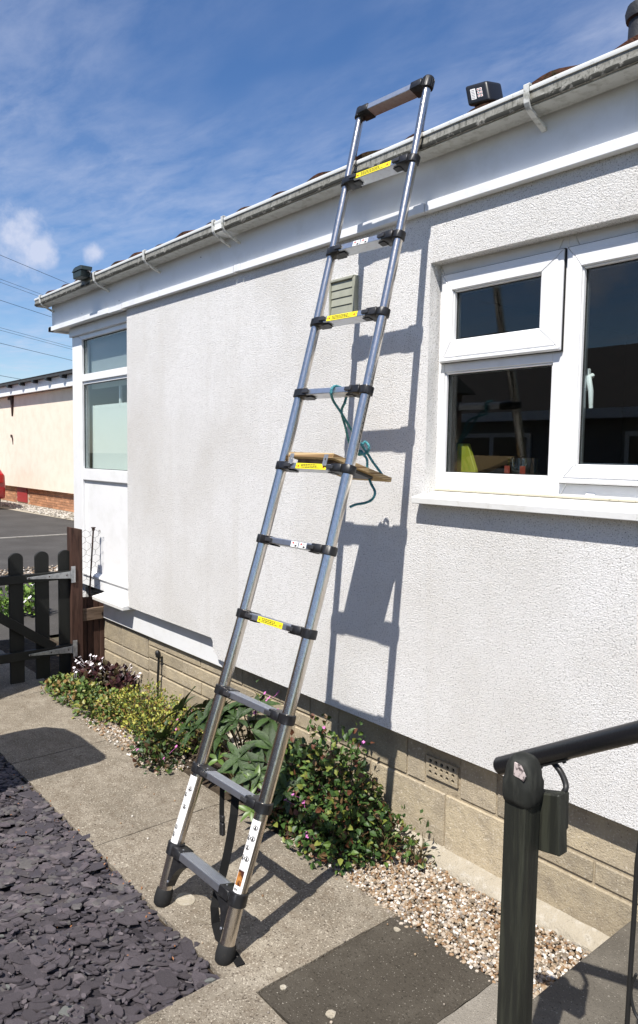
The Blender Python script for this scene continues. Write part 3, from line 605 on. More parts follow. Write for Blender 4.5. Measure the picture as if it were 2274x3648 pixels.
# ---- roof: two eaves courses tile by tile, sheathing above
PIT = R(19); cp, sp_ = math.cos(PIT), math.sin(PIT)
rz = gz_top-.001
rf = MB().prism([(xf0-.02,.03,rz-.028),(xf0-.02,.03,rz-.016),(xf0-.02,3.2,rz-.016+3.17*math.tan(PIT)),(xf0-.02,6.2,rz-.016),(xf0-.02,6.2,rz-.028)], (XR-xf0+.02,0,0)).build('roof', K['tile'], bung)
def tile_mesh():
    n = 10; vs = []; W = .300
    for j in range(2):
        for k in range(2):
            for i in range(n+1):
                u = i/n; zz = .019*(.5-.5*math.cos(2*math.pi*u))**1.3 + .006*u
                vs.append((u*W-W/2, (j)*.40, zz+(0 if k == 0 else .015)))
    fs = []
    a = lambda j, k, i: (j*2+k)*(n+1)+i
    for i in range(n):
        fs += [(a(0,1,i),a(0,1,i+1),a(1,1,i+1),a(1,1,i)), (a(0,0,i+1),a(0,0,i),a(1,0,i),a(1,0,i+1)), (a(0,0,i),a(0,0,i+1),a(0,1,i+1),a(0,1,i)), (a(1,1,i),a(1,1,i+1),a(1,0,i+1),a(1,0,i))]
    fs += [(a(0,0,0),a(0,1,0),a(1,1,0),a(1,0,0)), (a(0,1,n),a(0,0,n),a(1,0,n),a(1,1,n))]
    return MB().add(vs, fs).mesh('roof_tile', smooth=60)
tm = tile_mesh(); tm.materials.append(K['tile'])
for cidx in range(2):
    i = 0; x = xf0+.13
    while x < XR:
        y = -.012+cidx*.30*cp; z = rz-.004+cidx*.30*sp_+cidx*.012
        mw = Matrix.Translation((x+random.uniform(-.006,.006), y+random.uniform(-.008,.008), z+random.uniform(-.004,.007))) @ Matrix.Rotation(PIT+R(random.uniform(-1.5,.5)), 4, 'X') @ Matrix.Rotation(R(random.uniform(-2,2)), 4, 'Z') @ Matrix.Rotation(R(random.uniform(-1.5,1.5)), 4, 'Y')
        put('roof_tile', tm, None, rf, mw=mw); x += .292
for px_ in (1330,1560,1210,2120,1640): # moss clumps at the eaves
    p_ = onY(px_, 600, .03); mb = MB()
    for k in range(7):
        c_ = Vector((p_.x+random.uniform(-.07,.07), .01+random.uniform(-.01,.02), rz+.022+random.uniform(-.004,.006)))
        mb.lathe(c_-Vector((0,0,.012)), (random.uniform(-.2,.2),random.uniform(-.2,.2),1), [(0,.016),(.008,.018),(.016,.012),(.02,.004)], 7)
    mb.build('moss_clump', K['moss'], rf, smooth=70)
# lead-dressed flue above the eaves
YV = .42
c0 = onY(2274, 130, YV); zf = rz+.39*math.tan(PIT)
tipz = onY(2268, 30, YV).z
fl = MB().lathe((c0.x+.02,YV,zf-.03),(0,0,1),[(0,.135),(.05,.10),(.10,.062),(.16,.052),(tipz-zf-.02,.050)],20).build('roof_flue', K['lead'], bung, smooth=50)
MB().lathe((c0.x+.02,YV,tipz-.055),(0,0,1),[(0,.050),(.004,.060),(.03,.064),(.05,.058),(.056,.04)],20).build('collar', K['lead'], fl, smooth=50)

# ================================================================== LADDER
LB, LAZ, LEL, LRA, LW, LO, LS, LSAG, LW1 = Vector((-2.2996,-.9162,0)), -.02965, 1.28599, -.01153, .35115, .2, .295, .05008, .04389
lup = Vector((math.cos(LEL)*math.sin(LAZ), math.cos(LEL)*math.cos(LAZ), math.sin(LEL))); lrd = Vector((math.cos(LAZ), -math.sin(LAZ), 0))
ln = lup.cross(lrd); lu = lup*math.cos(LRA)-lrd*math.sin(LRA); lr = lrd*math.cos(LRA)+lup*math.sin(LRA)
def rail_pt(side, k):
    t = k/10.0; sg = LSAG*4*t*(1-t) if 0 <= t <= 1 else 0.0
    c_ = LB+lu*(LO+LS*k)+ln*sg
    return c_-lr*LW1*(1-t)*.5 if side == 0 else c_+lr*(LW+LW1*(1-t)*.5)
rad = lambda k: .0252-.00094*k
lad = thing('telescopic_ladder', 'telescopic steel ladder with black collars leaning against the gutter of the bungalow', 'ladder', (LB.x+.18, LB.y, 0))
rails = [[], []]
for s_ in (0, 1):
    base = rail_pt(s_, -LO/LS)
    rail_dir0 = (rail_pt(s_,0)-base).normalized()
    for k in range(11):
        a = base if k == 0 else rail_pt(s_, k-1); b = rail_pt(s_, k)
        if k == 10: b = b+lu*.012
        r_ = rad(k)
        rails[s_].append(MB().lathe(a, b-a, [(0,r_),((b-a).length,r_)], 28).build('rail_section', K['steel'], lad, smooth=40))
    f_ = base; d_ = rail_dir0
    MB().lathe(f_+d_*.001, d_, [(-.003,.027),(.0,.030),(.02,.0325),(.050,.0305),(.055,.027)], 24).build('foot', K['rubber'], lad, smooth=45)
    MB().lathe(rail_pt(s_,10)+lu*.004, lu, [(-.022,.0185),(-.020,.0225),(.018,.0225),(.024,.019),(.026,.012)], 24).build('top_cap', K['blackp'], lad, smooth=35)
    kn = MB()
    for i in range(16):
        a_ = 2*math.pi*i/16; dv = lr*math.cos(a_)+ln*math.sin(a_); kn.obox(rail_pt(s_,10)+lu*.003+dv*.0225, dv*.0018, dv.cross(lu)*.0016, lu*.016)
    if s_ == 1: kn.build('grip_ribs', K['blackp'], lad)
rungs = []
for k in range(11):
    L_, R_ = rail_pt(0, k), rail_pt(1, k); r_ = rad(k); ax = (R_-L_).normalized(); w = (R_-L_).length
    mid = (L_+R_)/2; hN = .026 if k not in (0,) else .028; hU = .0115 if k else .013
    nn = ln; uu = nn.cross(ax).normalized()
    if uu.z < 0: uu = -uu
    rg = MB().obox(mid, ax*(w/2-r_*.7), nn*hN, uu*hU).build('rung', K['alu'], lad, bevel=.003, seg=2); rungs.append((rg, mid, ax, nn, uu, hN, hU, w))
    tread = MB()
    for j in range(5): tread.obox(mid+uu*(hU+.0006)+nn*(-.016+.008*j), ax*(w/2-.07), nn*.0016, uu*.0009)
    tread.build('tread_rib', K['alu'], rg)
    for s_, c_, sg in ((0, L_, 1), (1, R_, -1)):
        big = 1.0 if k else 1.15; H = (.0185-.0003*k)*(.95 if k else 1.2); cr_ = r_+.0062
        cm_ = MB().lathe(c_-uu*H, uu, [(0,cr_-.001),(.002,cr_),(2*H-.002,cr_),(2*H,cr_-.001)], 24)
        cm_.obox(c_+ax*sg*(r_+.020), ax*.027, nn*(hN+.0035), uu*(hU+.0035))
        col = cm_.build('collar', K['blackp'], lad, bevel=.0025, seg=1, smooth=45)
        # release lever on the rung face and lower tab
        if k not in (0, 10):
            MB().obox(c_+ax*sg*(r_+.046)-nn*(hN+.004), ax*.017, nn*.005, uu*.0075).build('release_lever', K['grey_lever'], col, bevel=.003, seg=2)
            MB().obox(c_+ax*sg*(r_+.055)-uu*(hU+.004), ax*.016, nn*.014, uu*.002).build('tab', K['blackp'], col, bevel=.001)
        MB().lathe(c_+ax*sg*(r_+.034)+uu*(hU+.003)-nn*.008, uu, [(0,.0035),(.0025,.0035),(.003,.002)], 8).build('rivet', K['alu'], col)
    if k == 0:   # curved braces under the bottom rung
        for c_, sg, s_ in ((L_, 1, 0), (R_, -1, 1)):
            d_ = (rail_pt(s_,0)-rail_pt(s_,-LO/LS)).normalized(); P_ = []
            A = c_+ax*sg*(r_+.13)-uu*.014; Bq = c_+ax*sg*(r_+.022)-d_*.02; Cq = c_+ax*sg*(r_+.006)-d_*.125
            curve = [A*(1-t)**2+(c_+ax*sg*(r_+.022)-d_*.022)*2*t*(1-t)+Cq*t*t for t in [i/8 for i in range(9)]]
            poly = [c_+ax*sg*(r_-.004)-uu*.0, ]+curve+[c_+ax*sg*(r_-.004)-d_*.125]
            mb = MB(); n_ = len(poly)
            vs = [p-nn*.016 for p in poly]+[p+nn*.016 for p in poly]
            fs = [(0,i,i+1) for i in range(1, n_-1)]+[(n_,n_+i+1,n_+i) for i in range(1, n_-1)]+[(i,(i+1) % n_,n_+(i+1) % n_,n_+i) for i in range(n_)]
            bm_ = mb.add(vs, fs).mesh('brace'); b2_ = bmesh.new(); b2_.from_mesh(bm_); bmesh.ops.recalc_face_normals(b2_, faces=b2_.faces); b2_.to_mesh(bm_); b2_.free()
            put('brace', bm_, K['blackp'], lad)
            MB().lathe(c_+ax*sg*(r_+.003)-d_*.108-nn*.017, -nn, [(0,.005),(.003,.005),(.004,.003)], 10).build('bolt', K['alu'], lad)
# stickers on the rung faces
def face_quad(mb, rg, u0, u1, v0, v1, off=.0004):
    _, mid, ax, nn, uu, hN, hU, w = rg; f_ = mid-nn*(hN+off)
    return mb.add([f_+ax*w*(u0-.5)+uu*hU*v0, f_+ax*w*(u1-.5)+uu*hU*v0, f_+ax*w*(u1-.5)+uu*hU*v1, f_+ax*w*(u0-.5)+uu*hU*v1], [(0,1,2,3)])
def tri(mb, rg, u, du, v0, v1, off):
    _, mid, ax, nn, uu, hN, hU, w = rg; f_ = mid-nn*(hN+off)
    return mb.add([f_+ax*w*(u-.5-du)+uu*hU*v0, f_+ax*w*(u-.5+du)+uu*hU*v0, f_+ax*w*(u-.5)+uu*hU*v1], [(0,1,2)])
for k, u0, u1 in ((3,.32,.70),(5,.30,.76),(7,.24,.70),(9,.20,.74)):
    rg = rungs[k]; y_ = face_quad(MB(), rg, u0, u1, -.92, .92).build('warning_sticker', K['yellow'], rg[0])
    W_ = u1-u0; ink = MB(); red = MB()
    rr = random.Random(k)
    for row, v in enumerate((.50,.02,-.46)):
        u = u0+W_*.17; e = u1-W_*(.30 if row < 2 else .2)
        while u < e:
            l_ = rr.uniform(.012,.035); face_quad(ink, rg, u, min(u+l_, e), v-.13, v+.13, .0008); u += l_+.006
    for u in (u0+W_*.09, u1-W_*.09): tri(red, rg, u, W_*.035, -.35, .45, .0008)
    for u, s_ in ((u0+W_*.03, 1), (u1-W_*.03, -1)): face_quad(ink, rg, u-.006, u+.006, -.06, .12, .0008)
    ink.build('lettering', K['ink'], rg[0]); red.build('warning_mark', K['inkred'], rg[0])
for k, u0 in ((4,.52),(8,.40)):
    rg = rungs[k]
    for j in range(2):
        a = u0+j*.12; face_quad(MB(), rg, a, a+.105, -.9, .9).build('lock_sticker', K['label'], rg[0])
        i1 = MB(); face_quad(i1, rg, a+.02, a+.045, .1, .6, .0008)
        i1.build('mark', K['inkred'], rg[0])
        i2 = MB(); face_quad(i2, rg, a+.055, a+.095, .3, .42, .0008); face_quad(i2, rg, a+.06, a+.09, -.75, -.2, .0008); face_quad(i2, rg, a+.015, a+.05, -.5, -.4, .0008); i2.build('lettering', K['ink'], rg[0])
# long instruction labels wrapped round the lowest rail sections
def wrap(mb, s_, k, t0, t1, a0, a1, off):
    A = rail_pt(s_, k-1); B_ = rail_pt(s_, k); r_ = rad(k)+off; n = max(1, int(abs(a1-a0)/12)); vs = []
    to_cam = (CAM-(A+B_)/2); ax = (B_-A).normalized(); f_ = (to_cam-ax*to_cam.dot(ax)).normalized(); sd_ = f_.cross(ax)*-1
    for t in (t0, t1):
        for i in range(n+1):
            a = R(a0+(a1-a0)*i/n); vs.append(A+(B_-A)*t+(f_*math.cos(a)+sd_*math.sin(a))*r_)
    return mb.add(vs, [(i, i+1, n+2+i, n+1+i) for i in range(n)])
def wring(mb, s_, k, tc_, ac, rt, off):
    A = rail_pt(s_, k-1); B_ = rail_pt(s_, k); Ln = (B_-A).length; r_ = rad(k)
    for i in range(12):
        q0, q1_ = 2*math.pi*i/12, 2*math.pi*(i+1)/12
        vs = []
        for q, m_ in ((q0, 1.0), (q1_, 1.0), (q1_, .74), (q0, .74)):
            tt = tc_+rt*m_*math.sin(q)/Ln; aa = ac+math.degrees(rt*m_*math.cos(q)/r_)
            m2 = MB(); wrap(m2, s_, k, tt, tt, aa, aa+.01, off); vs.append(m2.v[0])
        mb.add(vs, [(0,1,2,3)])
for s_, c_, t0, t1 in ((0,-38,.07,.90),(1,-28,.07,.86)):
    par = rails[s_][1]
    wrap(MB(), s_, 1, t0, t1, c_-42, c_+42, .0005).build('instruction_label', K['label'], par)
    wrap(MB(), s_, 1, t0-.022, t0, c_-42, c_+42, .0005).build('label_border', K['inkred'], par)
    ik = MB(); gy = MB(); rr = random.Random(s_+3)
    icons = [(.74,10),(.66,-18),(.52,6),(.26,-16),(.17,-22)] if s_ == 0 else [(.78,12),(.66,-26),(.66,14),(.555,-10),(.44,-30),(.44,10)]
    for t, a in icons:
        wring(ik, s_, 1, t, c_+a, .0085, .0009)
        wrap(ik, s_, 1, t-.012, t+.016, c_+a-6, c_+a+5, .0009); wrap(ik, s_, 1, t-.018, t-.005, c_+a-10, c_+a+9, .0009)
    for j in range(34):
        t = t0+.02+(t1-t0-.03)*j/34
        if any(abs(t-ti) < .03 for ti, _ in icons): continue
        if s_ == 1 and t < .30: continue
        wrap(gy, s_, 1, t, t+.006, c_-rr.uniform(20,34), c_+rr.uniform(5,34), .0009)
    ik.build('pictogram', K['ink'], par); gy.build('small_print', K['inkgrey'], par, kind='stuff')
    if s_ == 1:
        wrap(MB(), s_, 1, .145, .31, c_-34, c_+22, .0009).build('label_picture', K['photo_o'], par)
        bc = MB()
        for j in range(7): wrap(bc, s_, 1, .09, .115, c_-30+j*5, c_-28+j*5+(j % 3), .0009)
        bc.build('barcode', K['ink'], par)
# tie straps on the second rung
rg = rungs[1]; mid, ax, nn = rg[1], rg[2], rg[3]
def qs(x, y): return (500+x/3.024, 2650+y/3.024)
s1_ = [onY(*qs(x, y), Y_) for x, y, Y_ in ((885,400,-.735),(884,500,-.735),(880,620,-.735),(878,740,-.735),(882,860,-.735),(885,985,-.735))]
so1 = MB().ribbon(s1_, (.77,.64,0), .018, .003).build('tie_strap', K['web'], lad)
MB().obox(onY(*qs(882,800), -.735), lr*.012, Vector((0,.006,0)), Vector((0,0,.012))).obox(onY(*qs(884,915), -.735), lr*.0115, Vector((0,.007,0)), Vector((0,.0,.024))).build('buckle', K['blackp'], so1, bevel=.003)
p0 = [onY(*qs(1030,520), -.715), onY(*qs(1010,760), -.735), onY(*qs(965,1050), -.75), onY(*qs(925,1250), -.765), onY(*qs(890,1400), -.775), onY(*qs(840,1560), -.80), onY(*qs(800,1760), -.835), onZ(*qs(812,1930), .012), onZ(*qs(850,2080), .004), onZ(*qs(960,2215), .0035), onZ(*qs(1010,2270), .0035), onZ(*qs(1085,2385), .0035)]
MB().ribbon(p0, (.77,.64,0), .030, .003).build('tie_strap', K['web'], lad)
# ---- plywood platform lashed on the sixth rung
rg = rungs[5]; mid, ax, nn, uu, hN, hU, w = rg[1:8]
bd_c = mid+uu*(hU+.027)
brd = thing('plywood_board', 'small plywood board lying across a middle rung of the ladder', 'board', tuple(bd_c))
fb = mid-nn*(hN+.004)+uu*(hU+.022)+ax*(-.5+.155)*w*1.0
bw = .250; bdp = .325
pb_ = MB().obox(fb+ax*bw/2+nn*bdp/2+uu*.009, ax*bw/2, nn*bdp/2, uu*.009).build('deck', K['ply'], brd, bevel=.0015)
MB().obox(fb+ax*bw/2+uu*.009-nn*.0006, ax*bw/2-.001*ax, nn*.0006, uu*.0085).obox(fb+ax*(bw+.0006)+nn*bdp/2+uu*.009, ax*.0006, nn*(bdp/2-.001), uu*.0085).build('veneer_edge', K['ply_edge'], brd)
MB().obox(fb+ax*bw/2+nn*.05-uu*.011, ax*.10, nn*.02, uu*.0105).build('cleat', K['greywood'], brd, bevel=.001)
MB().obox(fb+ax*bw*.62+nn*.19-uu*.006, ax*.07, nn*.06, uu*.006).build('stop_batten', K['blackp'], brd, bevel=.002)
for fr_ in (.10,.87):
    br = fill_outline([[(-.011,-.030),(.011,-.030),(.011,.012),(-.011,.012)], circ(0,-.006,.0042,8)], lambda x, z: fb+ax*(bw*fr_+x)+uu*z-nn*.0025, nn*.0015, 'bracket')
    put('bracket', br, K['galv'], brd)
# ---- teal rope
def qr(x, y): return (900+x/2.52, 1300+y/2.52)
rp = thing('rope', 'thin teal rope looped over a rung and knotted above the plywood board', 'rope', tuple(mid+uu*.05))
def spl(pts, n=6):
    P_ = [Vector(p) for p in pts]; o_ = []
    for i in range(len(P_)-1):
        a, b, c_, d = P_[max(i-1,0)], P_[i], P_[i+1], P_[min(i+2,len(P_)-1)]
        for j in range(n):
            t = j/n; o_.append(.5*((2*b)+(-a+c_)*t+(2*a-5*b+4*c_-d)*t*t+(-a+3*b-3*c_+d)*t**3))
    return o_+[P_[-1]]
def rope_seg(pts, nm):
    P_ = spl(pts, 14); mb = MB(); dist = 0.0; offs = [[], [], []]; up = Vector((.3,.9,.2))
    for i, p in enumerate(P_):
        t = (P_[min(i+1,len(P_)-1)]-P_[max(i-1,0)]); t = t.normalized() if t.length > 1e-7 else Vector((0,0,1))
        up = (up-t*up.dot(t)).normalized(); bb = t.cross(up)
        if i: dist += (p-P_[i-1]).length
        for k in range(3):
            an = dist/.026*2*math.pi+k*2.094; offs[k].append(p+(up*math.cos(an)+bb*math.sin(an))*.0026)
    for k in range(3): mb.tube(offs[k], .0030, 6)
    return mb.build(nm, K['rope'], rp, smooth=60)
r7 = rungs[6]; m7, ax7, nn7, uu7 = r7[1], r7[2], r7[3], r7[4]
tp = onY(*qr(713,225), (m7-nn7*.032).y); u_ = (tp-m7).dot(ax7)
over = [m7+ax7*(u_+.012)+nn7*.034-uu7*.03, m7+ax7*(u_+.012)+nn7*.033+uu7*.006, m7+ax7*(u_+.008)+nn7*.02+uu7*.0175, m7+ax7*(u_+.004)-nn7*.018+uu7*.0175, m7+ax7*u_-nn7*.033+uu7*.004, m7+ax7*u_-nn7*.033-uu7*.016]
kn_ = onY(*qr(985,725), -.16)
rope_seg(over[::-1][:1]+[onY(*qr(730,330), -.30), onY(*qr(800,435), -.26), onY(*qr(880,570), -.21), onY(*qr(945,665), -.17), kn_], 'strand')
rope_seg(over, 'loop_over_rung')
rope_seg([over[0], onY(*qr(800,420), -.245), onY(*qr(835,560), -.215), onY(*qr(872,700), -.185), onY(*qr(940,770), -.17), onY(*qr(985,795), -.155)], 'strand')
rope_seg([kn_, onY(*qr(1010,690), -.15), onY(*qr(1045,730), -.145), onY(*qr(1030,785), -.15), onY(*qr(985,800), -.16), onY(*qr(950,805), -.165), onY(*qr(965,770), -.16), onY(*qr(990,790), -.15)], 'knot')
tipb = onY(*qr(1148,962), -.115)
rope_seg([kn_, onY(*qr(1030,790), -.14), onY(*qr(1080,870), -.13), tipb, tipb+Vector((0,.01,-.012))], 'strand')
rope_seg([onY(*qr(985,795), -.155), onY(*qr(1028,850), -.16), onY(*qr(1030,960), -.17), onY(*qr(1062,1060), -.17), onY(*qr(1100,1140), -.165), onY(*qr(1075,1205), -.17), onY(*qr(1010,1238), -.18), onY(*qr(930,1252), -.19), onY(*qr(875,1276), -.20)], 'tail')

# ---- lights on the gutter
YL = .045
lp = thing('solar_floodlight', 'black solar light box with a printed label sitting on the eaves', 'light', (onY(1720,370,YL).x, YL, gz_top))
def qb(x, y): return (1550+x/2.088, 200+y/2.088)
cA = [onY(*qb(x, y), YL) for x, y in ((215,225),(385,178),(410,330),(245,375))]
fx = (cA[1]-cA[0]); fz = (cA[0]-cA[3])
bc_ = sum(cA, Vector())/4; hx = (cA[1]-cA[0]+cA[2]-cA[3])/4; hz = (cA[0]-cA[3]+cA[1]-cA[2])/4
hd = Vector((.0,.055,.012))
MB().prism([bc_-hx-hz, bc_+hx-hz, bc_+hx+hz, bc_-hx+hz], hd*1.6).build('housing', K['lightbody'], lp, bevel=.012, seg=3, smooth=50)
fn = -hd.normalized()
def lq(mb, u0, u1, v0, v1, o_): return mb.add([bc_+hx*u0+hz*v0+fn*o_, bc_+hx*u1+hz*v0+fn*o_, bc_+hx*u1+hz*v1+fn*o_, bc_+hx*u0+hz*v1+fn*o_], [(0,1,2,3)])
lq(MB(), -.52,-.08,-.50,.52,.0012).build('label', K['label'], lp)
tx = MB()
for j in range(6): lq(tx, -.46,-.16,-.40+j*.15,-.35+j*.15,.0018)
tx.build('small_print', K['inkgrey'], lp, kind='stuff')
ic = MB(); ii = MB()
for c_ in range(2):
    for r_ in range(3):
        u, v = .06+c_*.24, -.40+r_*.31; lq(ic, u, u+.19, v, v+.24, .0012); lq(ii, u+.05, u+.14, v+.07, v+.17, .0018)
ic.build('icon', K['label'], lp); ii.build('icon_print', K['inkred'], lp)
MB().tube([bc_-hz*1.0-hx*.6+hd*.5, bc_-hz*1.35-hx*.62+hd*.5, Vector((bc_.x-hx.x*.62, YL+.03, gz_top+.004))], .008, 8).build('foot', K['lightbody'], lp)
YL2 = -.075
gl2 = thing('gutter_light', 'small dark solar light clipped to the left end of the gutter', 'light', (onY(300,975,YL2).x, YL2, gz_top))
ca_, cb_ = onY(*q1(590,342), YL2), onY(*q1(665,345), YL2)
hw = abs(onY(*q1(530,340), YL2).x-onY(*q1(645,340), YL2).x)/2*.58; cc = onY(*q1(590,345), YL2); hh_ = (onY(*q1(590,305), YL2).z-onY(*q1(600,382), YL2).z)/2
MB().prism([(cc.x-hw*.82,YL2-.045,cc.z-hh_),(cc.x+hw*.82,YL2-.045,cc.z-hh_),(cc.x+hw*.9,YL2-.045,cc.z+hh_*.2),(cc.x-hw*.9,YL2-.045,cc.z+hh_*.2)], (0,.07,0)).build('housing', K['lightgreen'], gl2, bevel=.006, seg=2)
MB().prism([(cc.x-hw,YL2-.05,cc.z+hh_*.2),(cc.x+hw,YL2-.05,cc.z+hh_*.2),(cc.x+hw*.8,YL2-.04,cc.z+hh_),(cc.x-hw*.8,YL2-.04,cc.z+hh_)], (0,.08,0)).build('cover', K['lightgreen'], gl2, bevel=.004, seg=2)
MB().box((cc.x-hw*.6,YL2-.04,cc.z+hh_*1.0),(cc.x+hw*.6,YL2+.04,cc.z+hh_*1.04)).build('solar_panel', K['solar'], gl2)
MB().tube([(cc.x+hw*.8,YL2,cc.z),(cc.x+hw*1.25,YL2+.005,cc.z-.005),(cc.x+hw*1.35,YL2+.015,gz_top-.005),(cc.x+hw*1.35,YG-.010,gz_top-.03)], .007, 8).build('clip', K['blackp'], gl2, smooth=50)

# ---- things on the kitchen worktop
def onWT(x, y, Y): return onY(*q8(x, y), Y)
YK = .30
a, b, c_ = onWT(330,1432,YK), onWT(395,1432,YK), onWT(415,1632,YK)
lb = MB().prism([(a.x,YK,WTZ),(onWT(450,1632,YK).x+.01,YK,WTZ),(onWT(450,1440,YK).x,YK,a.z*.5+WTZ*.5),(b.x,YK,a.z),(a.x,YK,a.z)], (0,.02,0)).build('chopping_board', K['lime'], bevel=.002)
tag(lb, 'lime yellow plastic board standing behind the lower left window pane', 'chopping board')
jc = onWT(745,1600,YK+.02); jr = (onWT(835,1540,YK).x-onWT(650,1540,YK).x)/2; jz = onWT(745,1528,YK).z
jg = thing('measuring_jug', 'glass measuring jug with red markings behind the lower left window pane', 'jug', (jc.x, YK+.04, WTZ))
MB().lathe((jc.x,YK+.04,WTZ),(0,0,1),[(0,.001),(.001,jr*.82),(jz-WTZ,jr),(jz-WTZ+.002,jr+.003)],24,cap=False).build('bowl', K['jug'], jg, smooth=40)
for sgn in (-1, 1): MB().box((jc.x+sgn*jr*.55-.012,YK+.04-jr*.93-.001,WTZ+.03),(jc.x+sgn*jr*.55+.012,YK+.04-jr*.93+.001,jz-.03)).build('marking', K['jugred'], jg)
pc = onWT(470,1590,YK+.1)
tag(MB().lathe((pc.x,YK+.14,WTZ),(0,0,1),[(0,.03),(.004,.07),(.016,.105),(.018,.103),(.006,.06)],24).build('plate', K['sillw'], smooth=40), 'shallow plate on the worktop behind the window, between board and jug', 'plate')

# ---- little black pipe on the plinth
def qt(x, y): return (300+x/2.52, 2050+y/2.52)
t0_, t1_ = onY(*qt(672,700), YP-.03), onY(*qt(662,950), YP-.03)
sp2 = thing('waste_pipe', 'thin black pipe standing against the block plinth behind the yellow-green shrub', 'pipe', tuple(t1_))
MB().tube([t1_-Vector((0,0,.2)), t1_, t0_-Vector((0,0,.02))], .008, 8).build('pipe', K['blackp'], sp2, smooth=50)
MB().lathe(t0_-Vector((0,.0,.025)), (0,-.3,1), [(0,.008),(.004,.016),(.03,.018),(.045,.012),(.048,.004)], 12).build('cap', K['blackp'], sp2, smooth=50)
MB().tube([t0_+Vector((0,.03,-.03)), t0_+Vector((0,.0,-.03)), t0_+Vector((-.03,-.005,-.025))], .005, 6).build('clip', K['blackp'], sp2)
# ---- pale disc of old mortar on the path
lc = onZ(1108/1.68, 2900+512/1.68, 0)
mb = MB(); n = 22
top = [(lc.x+.043*(1+.06*math.sin(3*a)+random.uniform(-.03,.03))*math.cos(a), lc.y+.034*(1+random.uniform(-.04,.04))*math.sin(a), .0035) for a in [2*math.pi*i/n for i in range(n)]]
mb.prism([(x, y, -.002) for x, y, z in top], (0,0,.0055))
tag(mb.build('mortar_disc', K['haunch'], bevel=.001), 'flat pale round patch on the path between the ladder feet', 'patch')

# ================================================================== GATE, FENCE, WIRE
XG = -5.150
def qg(x, y): return (x/3.15, 1900+y/3.15)
def gY(x, y, X=XG): return onX(*qg(x, y), X).y
def gZ(x, y, X=XG): return onX(*qg(x, y), X).z
gate = thing('picket_gate', 'black picket gate with rounded tops and galvanised hinges across the path', 'gate', (XG, -.5, 0))
def picket(y0, y1, z0, z1):
    r_ = (y1-y0)/2; c_ = (y0+y1)/2; n = 10
    poly = [(XG,y0,z0),(XG,y1,z0)]+[(XG, c_+r_*math.cos(math.pi*i/n), z1-r_*.85+r_*.85*math.sin(math.pi*i/n)) for i in range(n+1)]
    MB().prism(poly, (-.02,0,0)).build('picket', K['gate'], gate, bevel=.0025)
pks = [(gY(108,800), gY(270,800), .032, gZ(180,222)), (gY(402,800), gY(557,800), .035, gZ(470,203)), (gY(666,800), gY(812,800), .035, gZ(720,188))]
pw = pks[0][0]-pks[1][0]
for y0, y1, z0, z1 in pks: picket(y0, y1, z0, z1)
for k in (1, 2): picket(pks[0][0]+pw*k, pks[0][1]+pw*k, .032, pks[0][3])
yl_, yr_ = pks[0][0]+pw*2.05, pks[2][1]
zu0, zu1, zl0, zl1 = gZ(0,580), gZ(0,482), gZ(0,1458), gZ(0,1357)
for a, b in ((zu0, zu1), (zl0, zl1)): MB().box((XG+.001,yl_,a),(XG+.034,yr_,b)).build('gate_rail', K['gate'], gate, bevel=.003)
b0, b1 = onX(*qg(0,945), XG), onX(*qg(560,1255), XG)
dv = (b1-b0).normalized(); pv = Vector((0,-dv.z,dv.y))
e0, e1 = b0-dv*.55, b1+dv*.03
MB().prism([e0-pv*.032+Vector((.002,0,0)), e1-pv*.032+Vector((.002,0,0)), e1+pv*.032+Vector((.002,0,0)), e0+pv*.032+Vector((.002,0,0))], (.028,0,0)).build('brace', K['gate'], gate, bevel=.003)
for tipx, tipy, px_, pyt, pyb, rt, rb in ((303,507,797,372,550,425,505),(325,1368,818,1205,1380,1262,1340)):
    X_ = XG+.037; t_ = onX(*qg(tipx, tipy), X_); a_ = onX(*qg(px_, rt), X_); c_ = onX(*qg(px_, rb), X_)
    hg = MB().prism([t_+Vector((0,0,.006)), t_-Vector((0,0,.006)), c_, a_], (.004,0,0)).build('hinge', K['galv'], gate, bevel=.001)
    p0_, p1_ = onX(*qg(px_+2, pyt), X_), onX(*qg(px_+52, pyb), X_)
    MB().box((X_-.002,p0_.y,p1_.z),(X_+.004,p1_.y,p0_.z)).build('hinge_plate', K['galv'], hg, bevel=.001)
    MB().tube([(X_+.004,p0_.y,a_.z+.004),(X_+.004,p0_.y,c_.z-.004)], .006, 8).build('hinge_pin', K['galv'], hg)
    for t in (.04,.5,.9):
        q_ = t_*(1-t)+(a_+c_)/2*t; MB().lathe((X_+.004,q_.y,q_.z),(1,0,0),[(0,.005),(.002,.005),(.004,.002)],8).build('bolt_head', K['rust'], hg)
# brown post and boarded panel
XPst = XG+.03
fp = thing('timber_fence_panel', 'low brown boarded fence panel with its tall gate post beside the bungalow', 'fence', (XPst, .05, 0))
py0, py1 = onX(*qg(800,300), XPst).y, onX(*qg(930,500), XPst).y
ptl, ptr = onX(*qg(770,-65), XPst), onX(*qg(903,-42), XPst)
MB().prism([(XPst,py0,-.03),(XPst,py1,-.03),(XPst,py1,ptr.z),(XPst,py0-.0,ptl.z)], (-.075,0,0)).build('post', K['brown'], fp, bevel=.003)
XPn = XPst-.040
pe = onX(*qg(1185,1000), XPn).y; ptz = onX(*qg(935,705), XPn).z
nb = 4; bwid = (pe-py1)/nb
for i in range(nb):
    a = py1+bwid*i; MB().box((XPn,a+.002,-.02),(XPn-.018,a+bwid-.002,ptz-.008*i-random.uniform(0,.01))).build('plank', K['brown'], fp, bevel=.002)
bt = onX(*qg(862,850), XPn), onX(*qg(1168,945), XPn)
MB().box((XPn+.001,py1-.005,bt[1].z),(XPn+.025,pe-.012,bt[0].z-.002)).build('batten', K['greywood'], fp, bevel=.002)
b2t = onX(*qg(1170,1428), XPn).z
